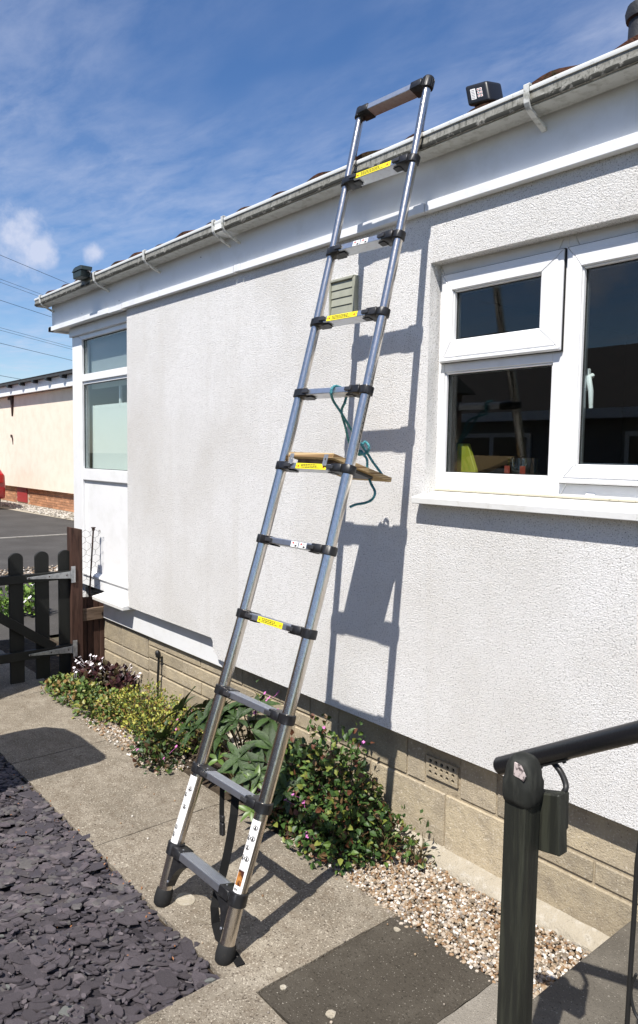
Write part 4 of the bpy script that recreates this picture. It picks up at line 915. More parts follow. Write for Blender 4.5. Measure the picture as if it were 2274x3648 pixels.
MB().box((XPn+.001,py1-.01,b2t-.06),(XPn+.025,pe+.0,b2t)).build('batten', K['greywood'], fp, bevel=.002)
XB = XPn-.10
MB().box((XB,py1,.0),(XB-.018,.0,ptz+.0)).build('back_board', K['brown'], fp, bevel=.002)
# iron rod and chicken wire
XW = XPn-.032
ro, ru = onX(*qg(1050,-60), XW), onX(*qg(1005,720), XW)
tag(MB().tube([ru-Vector((0,.012,.55)), ru, ro], .0065, 8).lathe(ro-Vector((0,0,.02)), (0,0,1), [(0,.007),(.003,.011),(.018,.011),(.02,.017),(.026,.017)], 10).build('iron_rod', K['rust'], smooth=50), 'thin rusty iron rod standing up behind the low fence panel', 'rod')
wm = MB(); cz = .060; cyh = .062; z_lo, z_hi = ptz-.03, onX(*qg(925,-30), XW).z; y_lo, y_hi = py1-.012, min(.098, onX(*qg(1180,200), XW).y)
rows = int((z_hi-z_lo)/(cz*.75)); rr = random.Random(5); node = {}
ncol = int((y_hi-y_lo)/(cyh/2))
for i in range(rows+1):
    for j in range(ncol+1):
        z = z_lo+i*cz*.75+((i+j) % 2)*.020
        node[(i,j)] = Vector((XW+.010*math.sin(9*z)+.03*(j/ncol)+rr.uniform(-.002,.002), y_lo+j*cyh/2+rr.uniform(-.004,.004), z+rr.uniform(-.004,.004)))
for i in range(rows+1):
    for j in range(ncol): wm.tube([node[(i,j)], node[(i,j+1)]], .0012, 4, cap=False)
    if i < rows:
        for j in range(ncol+1):
            if (i+j) % 2 == 1: wm.tube([node[(i,j)], node[(i+1,j)]], .0014, 4, cap=False)
curl = [node[(rows,ncol)]+Vector((.012*math.cos(a)+.002*a,0,.012*math.sin(a))) for a in [k*.7 for k in range(14)]]
wm.tube(curl, .0014, 4)
tag(wm.build('chicken_wire', K['wire']), 'bent piece of hexagonal chicken wire fixed behind the brown gate post', 'wire mesh')

# ================================================================== HANDRAIL (bottom right)
YPo = -.868
pl_, pr_ = onY(*q7(632,1200), YPo).x, onY(*q7(843,1200), YPo).x
pcx = (pl_+pr_)/2; hs_ = (pr_-pl_)/1.66/2*1.14
hr = thing('handrail', 'black tubular handrail on a dark stained timber post in the right foreground', 'handrail', (pcx, YPo, .146))
zt_, zc_ = onY(*q7(760,335), YPo).z, onY(*q7(700,655), YPo).z
MB().box((pcx-hs_,YPo-hs_,.14),(pcx+hs_,YPo+hs_,zc_+.03)).build('post', K['timber'], hr, bevel=.004, seg=2)
hc = hs_*1.30
bm = bmesh.new(); bmesh.ops.create_cube(bm, size=1.0)
bmesh.ops.subdivide_edges(bm, edges=bm.edges[:], cuts=9, use_grid_fill=True)
for v in bm.verts:
    x, y, z = v.co*2; e = 2.6 if z > 0 else 4.5
    l_ = (abs(x)**e+abs(y)**e+abs(z)**e)**(1/e); mxx = max(abs(x), abs(y), abs(z)); k_ = mxx/l_ if l_ > 0 else 1
    v.co = Vector((x*k_, y*k_, z*k_+(.10*(1-x*x) if z < -.9 else 0)))
me = bpy.data.meshes.new('post_cap'); bm.to_mesh(me); bm.free()
for v in me.vertices: v.co = Vector((pcx+v.co.x*hc, YPo+v.co.y*hc, (zt_+zc_)/2+v.co.z*(zt_-zc_)/2))
for p_ in me.polygons: p_.use_smooth = True
cap_ = put('post_cap', me, K['timber_end'], hr)
sc_ = [onY(*q7(x, y), YPo-hc*.98) for x, y in ((705,395),(745,420),(775,490),(765,520),(740,500),(700,480))]
MB().prism([Vector((p.x, YPo-hc-.0006, p.z)) for p in sc_], (0,.004,0)).build('scuff', K['rawwood'], cap_)
YRl = -.762
ra_, rb_ = onY(*q7(600,422), YRl), onY(*q7(1512,195), YRl)
rdv = (rb_-ra_).normalized(); rb2 = ra_+rdv*1.25
MB().lathe(ra_, rdv, [(-.004,.010),(-.001,.017),(.004,.0205),(1.25,.0205)], 24).build('rail', K['pipe'], hr, smooth=50)
MB().box((rb2.x-.12,YPo-hs_,.146),(rb2.x-.12+2*hs_,YPo+hs_,rb2.z-.02)).build('post', K['timber'], hr, bevel=.004)
def blk(cs, Y_, d, m): return MB().prism([onY(*q7(x, y), Y_) for x, y in cs], (0,d,0)).build('rail_block', m, hr, bevel=.003)
blk(((780,585),(992,612),(1000,1018),(780,950)), YPo+hs_+.001, .03, K['timber'])
blk(((978,625),(1032,600),(1025,850),(985,862)), YPo+hs_+.034, .02, K['timber'])
blk(((628,860),(668,850),(668,915),(632,905)), YPo+hs_+.001, .03, K['timber'])
rbz = ra_+rdv*((onY(*q7(985,420), YRl)-ra_).dot(rdv))
MB().tube(spl([onY(*q7(1022,600), YRl-.025), onY(*q7(1040,560), YRl-.02), onY(*q7(1030,510), YRl-.01), onY(*q7(1000,450), YRl), rbz-Vector((0,0,.018))]), .0065, 8).build('rail_bracket', K['iron'], hr, smooth=50)
bp_ = MB().obox(rbz-Vector((0,0,.0225)), rdv*.045, Vector((0,.012,0)), Vector((-rdv.z,0,rdv.x))*.002)
for s_ in (-1, 1): bp_.lathe(rbz+rdv*.032*s_-Vector((0,0,.024)), (rdv.z,0,-rdv.x), [(0,.005),(.005,.004)], 8)
bp_.build('bracket_plate', K['iron'], hr)
Yb = -.70
MB().tube([onY(*q7(1440,2107), Yb)-Vector((0,0,.25)), onY(*q7(1440,2107), Yb), onY(*q7(1462,1750), Yb), onY(*q7(1485,1400), Yb), onY(*q7(1505,1050), Yb), onY(*q7(1512,880), Yb)+Vector((.02,0,.15))], .0055, 8).build('baluster', K['iron'], hr, smooth=50)
MB().tube(spl([onY(*q7(1500,1780), Yb), onY(*q7(1472,1850), Yb), onY(*q7(1466,1930), Yb), onY(*q7(1490,2030), Yb), onY(*q7(1530,2090), Yb)]), .0035, 6).build('scroll', K['iron'], hr)

# ================================================================== PLANTS
def leaf2(mb, p, d, n_, L, W, fold=.25, droop=0.0):
    d = d.normalized(); s_ = d.cross(n_)
    s_ = s_.normalized() if s_.length > 1e-5 else d.orthogonal().normalized(); n_ = s_.cross(d)
    mb.add([p, p+d*L*.5-s_*W*.5+n_*W*fold, p+d*L-n_*droop*L, p+d*L*.5+s_*W*.5+n_*W*fold], [(0,1,2),(0,2,3)])
def leaf6(mb, p, d, n_, L, W, fold=.18, droop=.15):
    d = d.normalized(); s_ = d.cross(n_)
    s_ = s_.normalized() if s_.length > 1e-5 else d.orthogonal().normalized(); n_ = s_.cross(d)
    mb.add([p, p+d*L*.35-s_*W*.5+n_*W*fold, p+d*L*.72-s_*W*.34+n_*W*fold*.6-n_*droop*L*.4, p+d*L-n_*droop*L, p+d*L*.72+s_*W*.34+n_*W*fold*.6-n_*droop*L*.4, p+d*L*.35+s_*W*.5+n_*W*fold, p+d*L*.5-n_*droop*L*.15],
           [(0,1,6),(1,2,6),(2,3,6),(3,4,6),(4,5,6),(5,0,6)])
def rdir(rnd): 
    v = Vector((rnd.gauss(0,1), rnd.gauss(0,1), rnd.gauss(0,1))); return v.normalized()
def mound(rnd, c, rx, ry, h, shell=.55, lump=.18, seed=0):
    while True:
        v = rdir(rnd); v.z = abs(v.z)
        k = (1-shell*rnd.random()**1.6)*(1+lump*math.sin(7*v.x+seed)*math.cos(6*v.y+2*seed)+rnd.uniform(-.10,.10))
        p = Vector((c[0]+v.x*rx*k, c[1]+v.y*ry*k, c[2]+v.z*h*k))
        if p.z > 0.004: return p, Vector((v.x/rx, v.y/ry, v.z/h)).normalized()
def bush(name, label, lobes, count, L, W, m, seed, flowers=(), fn=leaf2, stems=True, upb=.5, group=None, cat='plant', fsize=.011):
    rnd = random.Random(seed); c0_ = lobes[0][0]
    t = thing(name, label, cat, (c0_[0], c0_[1], 0), group)
    mb = MB(); sm = MB(); fm = MB(); wts = [l[1]*l[2]*l[3]+.001 for l in lobes]
    for i in range(count):
        l = rnd.choices(lobes, wts)[0]; p, n_ = mound(rnd, l[0], l[1], l[2], l[3], seed=seed)
        if p.x > -5.6 and p.y > YP-.012: p.y = YP-.012-rnd.random()*.04
        d = (n_+rdir(rnd)*.9+Vector((0,0,upb*.4))).normalized(); up = (Vector((0,0,1))*upb+n_+rdir(rnd)*.5).normalized(); k = rnd.uniform(.6,1.25)
        fn(mb, p, d, up, L*k, W*k)
    for l in lobes:
        for i in range(14):
            p, n_ = mound(rnd, l[0], l[1], l[2], l[3], shell=.2, seed=seed); b = Vector((l[0][0]+rnd.uniform(-.3,.3)*l[1], (min(l[0][1]+rnd.uniform(-.3,.3)*l[2], YP-.02) if l[0][0] > -5.6 else l[0][1]), -.01))
            if p.x > -5.6 and p.y > YP-.015: p.y = YP-.015
            sm.tube([b, (b+p)/2+Vector((rnd.uniform(-.02,.02), rnd.uniform(-.02,.01), .02)), p], [.003,.0022,.001], 5)
    mb.build('foliage', m, t, kind='stuff'); sm.build('stem', K['stem'], t)
    for (nf, m_, zmin) in flowers:
        for i in range(nf):
            l = rnd.choices(lobes, wts)[0]
            p, n_ = mound(rnd, l[0], l[1], l[2], l[3], shell=.02, lump=.1, seed=seed)
            if p.z < zmin*l[3]: p.z = zmin*l[3]+rnd.random()*.3*l[3]
            if p.x > -5.6 and p.y > YP-.03: p.y = YP-.03
            p += n_*rnd.uniform(.005,.03)+Vector((0,0,rnd.uniform(0,.03)))
            f1 = MB(); a_ = Vector((rnd.uniform(-.5,.6), rnd.uniform(-.9,-.1), .8)).normalized(); s1v = a_.orthogonal().normalized(); s2v = a_.cross(s1v)
            for k in range(5):
                an = 2*math.pi*k/5; dd = (s1v*math.cos(an)+s2v*math.sin(an)+a_*.35); leaf2(f1, p, dd, a_, fsize, fsize*.75, .1)
            f1.tube([p-a_*.001, p-n_*.04-Vector((0,0,.02))], .0009, 4)
            f1.build('flower', m_, t)
    return t
bush('purple_leaf_plant', 'dark purple leaved plant with white flowers by the brown fence panel', [((-4.93,-.03,0),.20,.13,.14),((-4.70,.02,0),.18,.12,.13)], 620, .045,.034, K['pur'], 11, [(26, K['white_flower'], .75)], leaf6, fsize=.013)
bush('groundcover_plant', 'low green groundcover spilling onto the path in front of the gate', [((-4.76,-.24,0),.30,.18,.085),((-4.44,-.24,0),.26,.16,.085),((-5.0,-.25,0),.16,.12,.06),((-4.22,-.28,0),.14,.10,.06)], 1900, .030,.024, K['grc'], 12, [(4, K['white_flower'], .6)], leaf6)
bush('variegated_shrub', 'low yellow-green variegated shrub against the block plinth', [((-4.02,-.10,0),.30,.20,.20),((-3.66,-.10,0),.28,.20,.19),((-4.26,-.14,0),.20,.17,.13),((-3.85,-.20,0),.22,.12,.09)], 3600, .021,.014, K['euo'], 13, [], leaf2)
bush('cranesbill_plant', 'small green cranesbill with pink flowers between yellow shrub and dark leaved plant', [((-3.55,-.27,0),.17,.13,.13),((-3.48,-.05,0),.14,.12,.20),((-3.42,-.36,0),.15,.09,.10)], 800, .030,.022, K['ger'], 14, [(13, K['pink_flower'], .55)], leaf6)
bush('pink_flowering_plant', 'tall thin pink flowering stems against the plinth behind the ladder', [((-3.02,.02,0),.20,.08,.40)], 170, .026,.018, K['ger'], 15, [(12, K['pink_flower'], .75)], leaf6, fsize=.014)
bush('geranium_bush', 'large green and bronze hardy geranium with tiny pink flowers right of the ladder', [((-2.34,-.08,0),.26,.21,.43),((-2.17,-.12,0),.17,.18,.30),((-2.52,-.14,0),.19,.18,.32),((-2.22,-.24,0),.19,.11,.16),((-2.05,-.03,0),.11,.11,.17)], 3900, .031,.021, K['ger'], 16, [(16, K['pink_flower'], .25)], leaf6)
bush('seedling', 'small leafy self-sown sprig at the foot of the plinth right of the geranium', [((-1.92,.02,0),.07,.06,.17)], 42, .028,.019, K['ger'], 17, [], leaf6)
# hellebore: hand-shaped leaves, leaflet by leaflet
hel = thing('hellebore', 'dark green hellebore with long glossy leaflets behind the foot of the ladder', 'plant', (-2.86,-.14,0))
def leaflet_mesh(i, m, wd):
    n = 6; vs = []; bend = .35+.15*i
    for j in range(n+1):
        t = j/n; w_ = wd*math.sin(math.pi*min(1, t*.94+.05))**.8*(1-.25*t); zz = -.5*bend*t*t+.10*t; tw = .03*math.sin(5*t+i)
        vs += [(t, -w_, zz+w_*.45+tw), (t, 0, zz), (t, w_, zz+w_*.45-tw)]
    fs = [(j*3+k, j*3+k+1, j*3+k+4, j*3+k+3) for j in range(n) for k in range(2)]
    me = MB().add(vs, fs).mesh('leaflet', smooth=180); me.materials.append(m); return me
lm = [leaflet_mesh(i, K['hell'], .125+.018*i) for i in range(4)]; lnew = [leaflet_mesh(1, K['hell_new'], .17)]
rnd = random.Random(21); pet = MB(); cnt = 0
heads = []
for i in range(46):
    while True:
        x, y = rnd.uniform(-3.50,-2.42), rnd.uniform(-.44,.05)
        e = ((x+2.96)/.55)**2+((y+.19)/.26)**2
        if e < 1: break
    z = .06+.36*(1-e)**.6*rnd.uniform(.7,1.08)
    heads.append((x, y, z, e))
for x, y, z, e in heads:
    cpt = Vector((x, y, z)); outd = Vector((x+2.86, (y+.13)*1.3-.05, .35)).normalized()
    bpt = Vector((-2.86+(x+2.86)*.35, -.10+(y+.13)*.3, -.01))
    pet.tube([bpt, (bpt+cpt)/2+Vector((0,0,.05)), cpt], [.004,.0035,.003], 6)
    new = rnd.random() < .09; n = rnd.choice((6,7,8)) if not new else 5
    if cnt > 286: break
    base = rnd.uniform(0, 6.28); tilt = outd
    s1v = tilt.cross(Vector((0,0,1))); s1v = s1v.normalized() if s1v.length > .01 else Vector((1,0,0)); s2v = tilt.cross(s1v)
    for k in range(n):
        an = base+2*math.pi*k/n*(.88); d = (s1v*math.cos(an)+s2v*math.sin(an)+tilt*.25).normalized(); up = (tilt*1.0+Vector((0,0,.35))+rdir(rnd)*.25).normalized()
        sd_ = up.cross(d).normalized(); up2 = d.cross(sd_)
        Lg = rnd.uniform(.085,.14)*(.62 if new else 1)
        end = cpt+d*Lg-up2*Lg*.4
        if end.y > YP-.02: continue
        if end.z < .005: d = (d+Vector((0,0,.4))).normalized(); sd_ = up.cross(d).normalized(); up2 = d.cross(sd_)
        mw = Matrix(((d.x, sd_.x, up2.x, cpt.x), (d.y, sd_.y, up2.y, cpt.y), (d.z, sd_.z, up2.z, cpt.z), (0,0,0,1))) @ Matrix.Diagonal((Lg, Lg*rnd.uniform(.95,1.25), Lg, 1))
        put('leaflet', (lnew[0] if new else rnd.choice(lm)), None, hel, mw=mw); cnt += 1
pet.build('leaf_stalk', K['stem'], hel)

# ================================================================== SLATE CHIPS AND GRAVEL
rnd = random.Random(31)
def flake(rnd, n=None):
    n = n or rnd.choice((6,7,8)); ang = sorted(rnd.uniform(0, 2*math.pi) for _ in range(n))
    ang = [2*math.pi*i/n+rnd.uniform(-.3,.3) for i in range(n)]
    return [(math.cos(a)*rnd.uniform(.82,1.08), math.sin(a)*rnd.uniform(.75,1.05)) for a in ang]
def flake_mesh(rnd):
    pts = flake(rnd); n = len(pts); vs = [(x, y, 0) for x, y in pts]+[(x*.93+rnd.uniform(-.04,.04), y*.93, 1) for x, y in pts]
    return vs, [tuple(reversed(range(n))), tuple(range(n, 2*n))]+[(i, (i+1) % n, n+(i+1) % n, n+i) for i in range(n)]
kinds = []
for i in range(14):
    vs, fs = flake_mesh(rnd); me = MB().add(vs, fs).mesh('slate'); me.materials.append(K['slate'] if i != 13 else K['slate_pale']); kinds.append((me, vs, fs))
spots = []
while len(spots) < 3300:
    x, y = rnd.uniform(-4.7,-1.80), rnd.uniform(-1.95,-.952)
    if y < -1.53-.302*(x+2.15)-.45: continue
    if x > -1.868 and not (y < -1.10 and x < -1.868+(-1.10-y)*.9 and x < -1.77): continue
    spots.append((x, y))
spots.sort(key=lambda s: (Vector((s[0], s[1], 0))-CAM).length)
rest = MB(); nobj = 0
def in_view(x, y):
    q = Vector((x, y, 0))-CAM; w_ = q.dot(fw); u, v = CX+FPX*q.dot(cr)/w_, CY-FPX*q.dot(cu)/w_
    return -20 < u < IW and v < IH+30
for i, (x, y) in enumerate(spots):
    a = rnd.gauss(.75,.55); L = rnd.choice((.016,.020,.025,.028,.030,.036,.042,.055))*rnd.uniform(.8,1.15); W_ = L*rnd.uniform(.42,.72); T = rnd.uniform(.003,.006)
    layer = rnd.random()
    z = -.030+layer*.024+.005*math.sin(4*x)*math.cos(5*y); tl = R(rnd.gauss(0,5)); t2 = R(rnd.gauss(0,6))
    if x > -1.90: z += .004
    mw = Matrix.Translation((x, y, z)) @ Matrix.Rotation(a, 4, 'Z') @ Matrix.Rotation(tl, 4, 'X') @ Matrix.Rotation(t2, 4, 'Y') @ Matrix.Diagonal((L, W_, T, 1))
    kd = kinds[13] if rnd.random() < .025 else rnd.choice(kinds[:13])
    if nobj < 300 and layer > .45 and in_view(x, y): put('slate', kd[0], None, sb, mw=mw); nobj += 1
    else: rest.add([mw @ Vector(v) for v in kd[1]], kd[2])
for i in range(1800):
    x, y = rnd.choice(spots); x += rnd.uniform(-.04,.04); y = min(y+rnd.uniform(-.04,.04), -.955)
    if x > -1.87: continue
    L = rnd.uniform(.006,.014); kd = rnd.choice(kinds[:13])
    mw = Matrix.Translation((x, y, rnd.uniform(-.014,.0))) @ Matrix.Rotation(rnd.uniform(0,6.3), 4, 'Z') @ Matrix.Rotation(R(rnd.gauss(0,14)), 4, 'X') @ Matrix.Diagonal((L, L*rnd.uniform(.4,.8), rnd.uniform(.002,.004), 1))
    rest.add([mw @ Vector(v) for v in kd[1]], kd[2])
rest.build('slate_chips', K['slates'], sb, kind='stuff')
lit = MB()
for i in range(46):
    if i < 30: x = rnd.uniform(-3.6,-1.9); y = -.97+rnd.gauss(0,.02)
    else: x = rnd.uniform(-3.8,-2.0); y = rnd.uniform(-1.3,-.97)
    leaf2(lit, Vector((x, y, .003+rnd.random()*.004)), rdir(rnd)*Vector((1,1,.3)).length, Vector((0,0,1)), rnd.uniform(.006,.016), rnd.uniform(.004,.009))
lit.build('leaf_litter', K['leaflitter'], kind='stuff')
bm = bmesh.new(); bmesh.ops.create_icosphere(bm, subdivisions=1, radius=1.0)
ico_v = [v.co.copy() for v in bm.verts]; ico_f = [tuple(v.index for v in f.verts) for f in bm.faces]; bm.free()
def stones(N_, area, r0, r1, name, m, par, zf):
    mb = MB()
    for i in range(N_):
        x, y = area(rnd); r_ = rnd.uniform(r0, r1)*(1.35 if rnd.random() < .1 else 1); s3 = (rnd.uniform(.8,1.35), rnd.uniform(.7,1.1), rnd.uniform(.5,.85)); rot = Matrix.Rotation(rnd.uniform(0,6.3), 3, 'Z') @ Matrix.Rotation(rnd.gauss(0,.5), 3, 'X')
        c_ = Vector((x, y, zf(x, y)+rnd.uniform(-.006,.006)))
        mb.add([c_+rot @ Vector((v.x*s3[0]*r_*rnd.uniform(.8,1.15), v.y*s3[1]*r_*rnd.uniform(.8,1.15), v.z*s3[2]*r_)) for v in ico_v], ico_f)
    return mb.build(name, m, par, kind='stuff')
def areaA(r):
    while True:
        x, y = r.uniform(-2.4,-1.092), r.uniform(-.315,.075)
        if y < -.285 and r.random() > .25: continue
        return x, y
stones(8200, areaA, .0042,.0088, 'gravel', K['gravel'], bed, lambda x, y: -.007)
def areaB(r):
    x = r.uniform(-4.3,-3.3); y = r.gauss(-.32,.05); return x, min(max(y, -.42), 0)
stones(1300, areaB, .005,.009, 'gravel', K['gravel'], bed, lambda x, y: -.004 if y > -.29 else .004)
# small stones and crumbs on the paving
cr_ = MB()
for i in range(34):
    x, y = rnd.uniform(-3.4,-1.2), rnd.uniform(-.93,-.3); r_ = rnd.uniform(.0025,.0055)
    cr_.add([Vector((x, y, r_*.5))+v*r_*Vector((1,1,.7)).length*.6 for v in ico_v], ico_f)
cr_.build('grit', K['leaflitter'] if False else K['gravel'], kind='stuff')
for sx, sy, sr in ((700+585/1.89, 3000+980/1.89, .011), (700+905/1.89, 3000+1160/1.89, .017), (700+560/1.89, 3000+865/1.89, .012), (700+1350/1.89, 3000+590/1.89, .012)):
    c_ = onZ(sx, sy, -.002); n = 9
    MB().prism([(c_.x+sr*math.cos(2*math.pi*i/n)*random.uniform(.8,1.2), c_.y+sr*math.sin(2*math.pi*i/n)*random.uniform(.8,1.1), -.003) for i in range(n)], (0,0,.0035)).build('lichen_spot', K['haunch'], pth)

# ================================================================== BEYOND THE GATE
bush('border_shrub', 'bright green leafy border plant seen through the left gap of the gate', [((-7.60,.06,0),.26,.17,.30),((-7.7,-.15,0),.26,.18,.28)], 620, .055,.04, K['lawn'], 41, [], leaf6)
bush('border_shrub', 'bright green border plant with white flowers seen between the middle pickets', [((-7.60,.40,0),.24,.12,.28)], 360, .05,.036, K['lawn'], 42, [(9, K['white_flower'], .4)], leaf6, fsize=.03)
struct(MB().box((-9.6,-2.0,-.03),(-9.45,1.6,.05)).build('border_kerb', K['kerb'], bevel=.01))
tag(MB().box((-7.0,.50,-.03),(-6.93,2.3,.14)).build('timber_edging', K['greywood'], bevel=.005), 'low weathered timber edging beyond the gate beside the house', 'edging')
stones(900, lambda r: (r.uniform(-10.6,-9.62), r.uniform(-.6,1.8)), .012,.022, 'verge_gravel', K['gravel'], rd, lambda x, y: -.02)

# neighbour across the road
YN = 5.55
nh = thing('neighbour_bungalow', 'cream rendered bungalow with dark roof and brick base across the road', 'house', (-24, 8, 0))
nz0, nz1 = .50, 3.32
MB().box((-40,YN,nz0),(-13,YN+8,nz1)).build('wall', K['cream'], nh)
npl = MB().box((-40,YN+.14,-.05),(-13,YN+7.9,nz0)).build('base', K['brickm'], nh)
rx0, rx1 = onY(31*1.504+2, 1750, YN).x, onY(55*1.504, 1750, YN).x
bm_ = MB().box((0,0,0),(.215,.03,.065)).mesh('brick', bevel=.004); bm_.materials.append(K['brick'])
for r_ in range(7):
    x = -27.0+(r_ % 2)*.1125; z = -.02+r_*.075
    while x < -18.6:
        if not (rx0-.215 < x < rx1): put('brick', bm_, None, npl, mw=Matrix.Translation((x, YN+.125, z)))
        x += .225
MB().box((rx0,YN+.11,.02),(rx1,YN+.16,nz0-.02)).build('access_panel', K['redpaint'], nh, bevel=.004)
fz1 = nz1+.30
MB().box((-40.3,YN-.20,nz1+.02),(-12.7,YN-.17,fz1)).build('fascia', K['fascia'], nh)
MB().box((-40.3,YN-.17,nz1+.02),(-12.7,YN+.1,nz1+.04)).build('soffit', K['fascia'], nh)
MB().box((-40.3,YN-.215,nz1+.0),(-12.7,YN-.19,nz1+.06)).build('trim_strip', K['upvc'], nh)
nr = MB().prism([(-40.5,YN-.32,fz1+.0),(-40.5,YN-.32,fz1+.07),(-40.5,YN+3.8,fz1+.62),(-40.5,YN+8.2,fz1+.05),(-40.5,YN+8.2,fz1)], (28,0,0)).build('roof', K['roofslate'], nh)
for j in range(6):   # slate courses
    y = YN-.33+j*.62; z = fz1+.075+j*.62*.133
    for i in range(34):
        x = -30+i*.42+(j % 2)*.2; MB().obox((x, y+.31, z+.05), (.205,0,0), (0,.31,.0412), (0,0,.008)).build('roof_slate', K['roofslate'], nr)
for px_, py_ in ((100,365),(240,350),(385,340),(535,325),(705,312)):
    p_ = onY(px_/3.15, 1280+py_/3.15, YN-.28); MB().prism([(p_.x-.09,YN-.34,fz1-.005),(p_.x+.09,YN-.34,fz1-.005),(p_.x+.09,YN-.34,fz1-.09),(p_.x-.02,YN-.34,fz1-.07)], (0,.14,0)).build('gutter_bracket', K['blackp'], nh)
p_ = onY(135/3.15, 1280+470/3.15, YN-.03)
fx_ = thing('wall_bracket', 'small dark fitting hanging under the eaves of the cream bungalow', 'fitting', (p_.x, YN-.03, nz1-.3))
MB().box((p_.x-.32,YN-.06,nz1-.10),(p_.x+.1,YN,nz1+.0)).prism([(p_.x-.1,YN-.05,nz1-.1),(p_.x+.1,YN-.05,nz1-.1),(p_.x+.05,YN-.05,nz1-.45),(p_.x-.0,YN-.05,nz1-.62),(p_.x-.03,YN-.05,nz1-.4)], (0,.05,0)).build('bracket', K['rust'], fx_)
h_ = onY(130/3.15, 1280+885/3.15, YN-.03)
tag(MB().tube([h_+Vector((-.1,.02,.03)), h_+Vector((-.06,0,.1)), h_+Vector((.04,0,.1)), h_+Vector((.08,0,.0)), h_+Vector((.06,.03,-.2))], .016, 6).build('wall_hook', K['rust']), 'small bent iron hook on the cream wall across the road', 'hook')
gs = MB().add([(-40,3.6,-.024),(-22.3,4.5,-.024),(-17.2,4.75,-.024),(-12,4.85,-.024),(-12,5.7,-.024),(-40,5.7,-.024)], [(0,1,2,3,4,5)]).build('gravel_strip', K['haunch']); struct(gs)
stones(1500, lambda r: (r.uniform(-25,-17), r.uniform(4.75,5.55)), .02,.035, 'gravel', K['greygravel'], gs, lambda x, y: -.015)
# red car, mostly outside the left edge
cp_ = onZ(14, 1815, 0)
car = thing('parked_car', 'red hatchback car at the far left edge in front of the cream bungalow', 'car', (cp_.x-2.0, cp_.y-.75, -.03))
cxx, cyy = cp_.x-4.22, cp_.y-1.55
prof = [(0,.30),(0,.62),(.12,.80),(.95,.93),(1.55,1.38),(2.9,1.42),(3.75,1.05),(3.98,.95),(4.02,.6),(3.98,.28)]
bmx = MB().prism([(cxx+x, cyy, z) for x, z in prof], (0,1.68,0)).build('body', K['carred'], car, bevel=.07, seg=3, smooth=60)
for side in (-.004, 1.664): MB().prism([(cxx+x, cyy+side, z) for x, z in ((1.15,.95),(1.62,1.33),(2.8,1.36),(3.5,1.02),(3.4,.96))], (0,.02,0)).build('side_window', K['carglass'], car)
MB().prism([(cxx+3.30,cyy+.2,1.27),(cxx+3.30,cyy+1.48,1.27),(cxx+3.74,cyy+1.48,1.075),(cxx+3.74,cyy+.2,1.075)], (.02,0,.03)).build('rear_window', K['carglass'], car)
for y in (.06,1.42): MB().box((cxx+3.94,cyy+y,.72),(cxx+4.05,cyy+y+.2,.98)).build('tail_light', K['lampred'], car, bevel=.02)
for x in (.75, 3.25):
    for y, dd in ((-.01, 1), (1.69, -1)):
        wv = MB().lathe((cxx+x, cyy+y, .28), (0,dd,0), [(0,.19),(.0,.27),(.03,.30),(.17,.30),(.2,.27)], 24).build('wheel', K['tyre'], car, smooth=50)
        MB().lathe((cxx+x, cyy+y-.004*dd, .28), (0,dd,0), [(0,.05),(.002,.185),(.03,.185)], 20).build('hub', K['alloy'], wv, smooth=50)

# overhead wires: parallel spans receding behind the house
wd = ray(1761,1654); wd = Vector((wd.x, wd.y, 0)).normalized(); wp_ = Vector((-wd.y, wd.x, 0)); LAT = 34.0; hts = []
rw = []
for (zx, zy) in ((0,195),(0,365),(0,388),(0,515),(0,710),(0,728),(0,820),(0,1050)):
    v = ray(*q1(zx, zy)); t = LAT/v.dot(wp_); p_ = CAM+v*t; rw.append(p_); hts.append(p_.z)
for i, p_ in enumerate(rw):
    A = p_-wd*26; B_ = p_+wd*130; pts = [A*(1-t)+B_*t-Vector((0,0,.35*4*t*(1-t))) for t in [k/16 for k in range(17)]]
    names_ = ['topmost', 'second', 'third', 'fourth', 'fifth', 'sixth', 'seventh', 'lowest']
    tag(MB().tube(pts, .016 if i not in (1,2,4,5) else .012, 5).build('overhead_wire', K['cable']), 'overhead wire crossing the sky at left, %s of the eight counting from the top' % names_[i], 'wire', 'overhead wires')
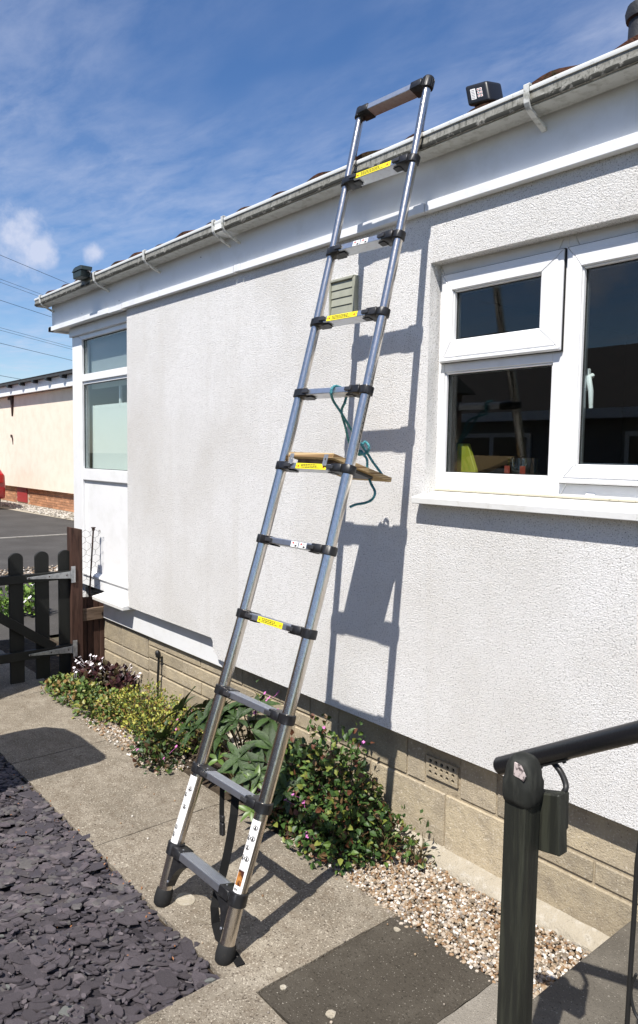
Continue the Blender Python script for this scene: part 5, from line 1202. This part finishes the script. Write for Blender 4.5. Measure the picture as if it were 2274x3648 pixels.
for nm, off in (('left', -26), ('right', 130)):
    b = rw[0]+wd*off
    pt = thing('wire_pole', 'tall pole carrying the overhead wires, %s' % ('out of view to the left' if off < 0 else 'hidden behind the bungalow'), 'pole', (b.x, b.y, 0))
    MB().tube([(b.x,b.y,-.1),(b.x,b.y,max(hts)+1.5)], [.22,.14], 12).build('shaft', K['greywood'], pt)
    for h in hts: MB().lathe((b.x,b.y,h-.12), (0,0,1), [(0,.25),(.06,.25),(.1,.1)], 10).build('insulator', K['ink'], pt)

# ---- added shade casters (shed, tray) outside the frame; bungalow mirrored in the glass
sh = thing('garden_shed', 'tall brown boarded shed left of the gate, outside the picture', 'shed', (-5.3,-2.4,0))
MB().box((-5.95,-3.3,-.05),(-4.66,-1.47,2.25)).build('wall', K['shedwood'], sh)
MB().prism([(-6.05,-3.4,2.25),(-6.05,-1.40,2.25),(-6.05,-2.4,2.75)], (1.49,0,0)).build('roof', K['roofslate'], sh)
bt_ = thing('bird_table', 'timber bird table left of the path, outside the picture', 'bird table', (-3.64,-1.72,0))
MB().box((-3.67,-1.75,-.05),(-3.61,-1.69,1.28)).build('post', K['greywood'], bt_)
tr_ = [(-3.30,-2.05),(-3.30,-1.40),(-3.315,-1.362),(-3.36,-1.345),(-3.70,-1.345),(-3.87,-1.37),(-3.97,-1.45),(-4.0,-1.58),(-4.0,-2.05)]
MB().prism([(x, y, 1.28) for x, y in tr_], (0,0,.03)).build('tray', K['greywood'], bt_)
op = thing('opposite_bungalow', 'bungalow across the garden behind the viewer, mirrored in the window panes', 'house', (-2,-13,0))
MB().box((-16,-15.5,-.05),(5,-9.2,2.45)).build('wall', K['opp'], op)
MB().prism([(-16.4,-8.8,2.4),(-16.4,-12.3,4.0),(-16.4,-15.9,2.4)], (21.8,0,0)).build('roof', K['oppdark'], op)
for x in (-13,-9.5,-6,-2.5,1.5):
    wv = MB().box((x,-9.19,1.0),(x+1.7,-9.14,2.1)).build('window_frame', K['upvc'], op); MB().box((x+.08,-9.135,1.08),(x+.8,-9.13,2.02)).build('pane', K['carglass'], wv); MB().box((x+.9,-9.135,1.08),(x+1.62,-9.13,2.02)).build('pane', K['carglass'], wv)
MB().box((-16.3,-8.78,2.30),(5.3,-8.72,2.46)).build('fascia', K['upvc'], op)
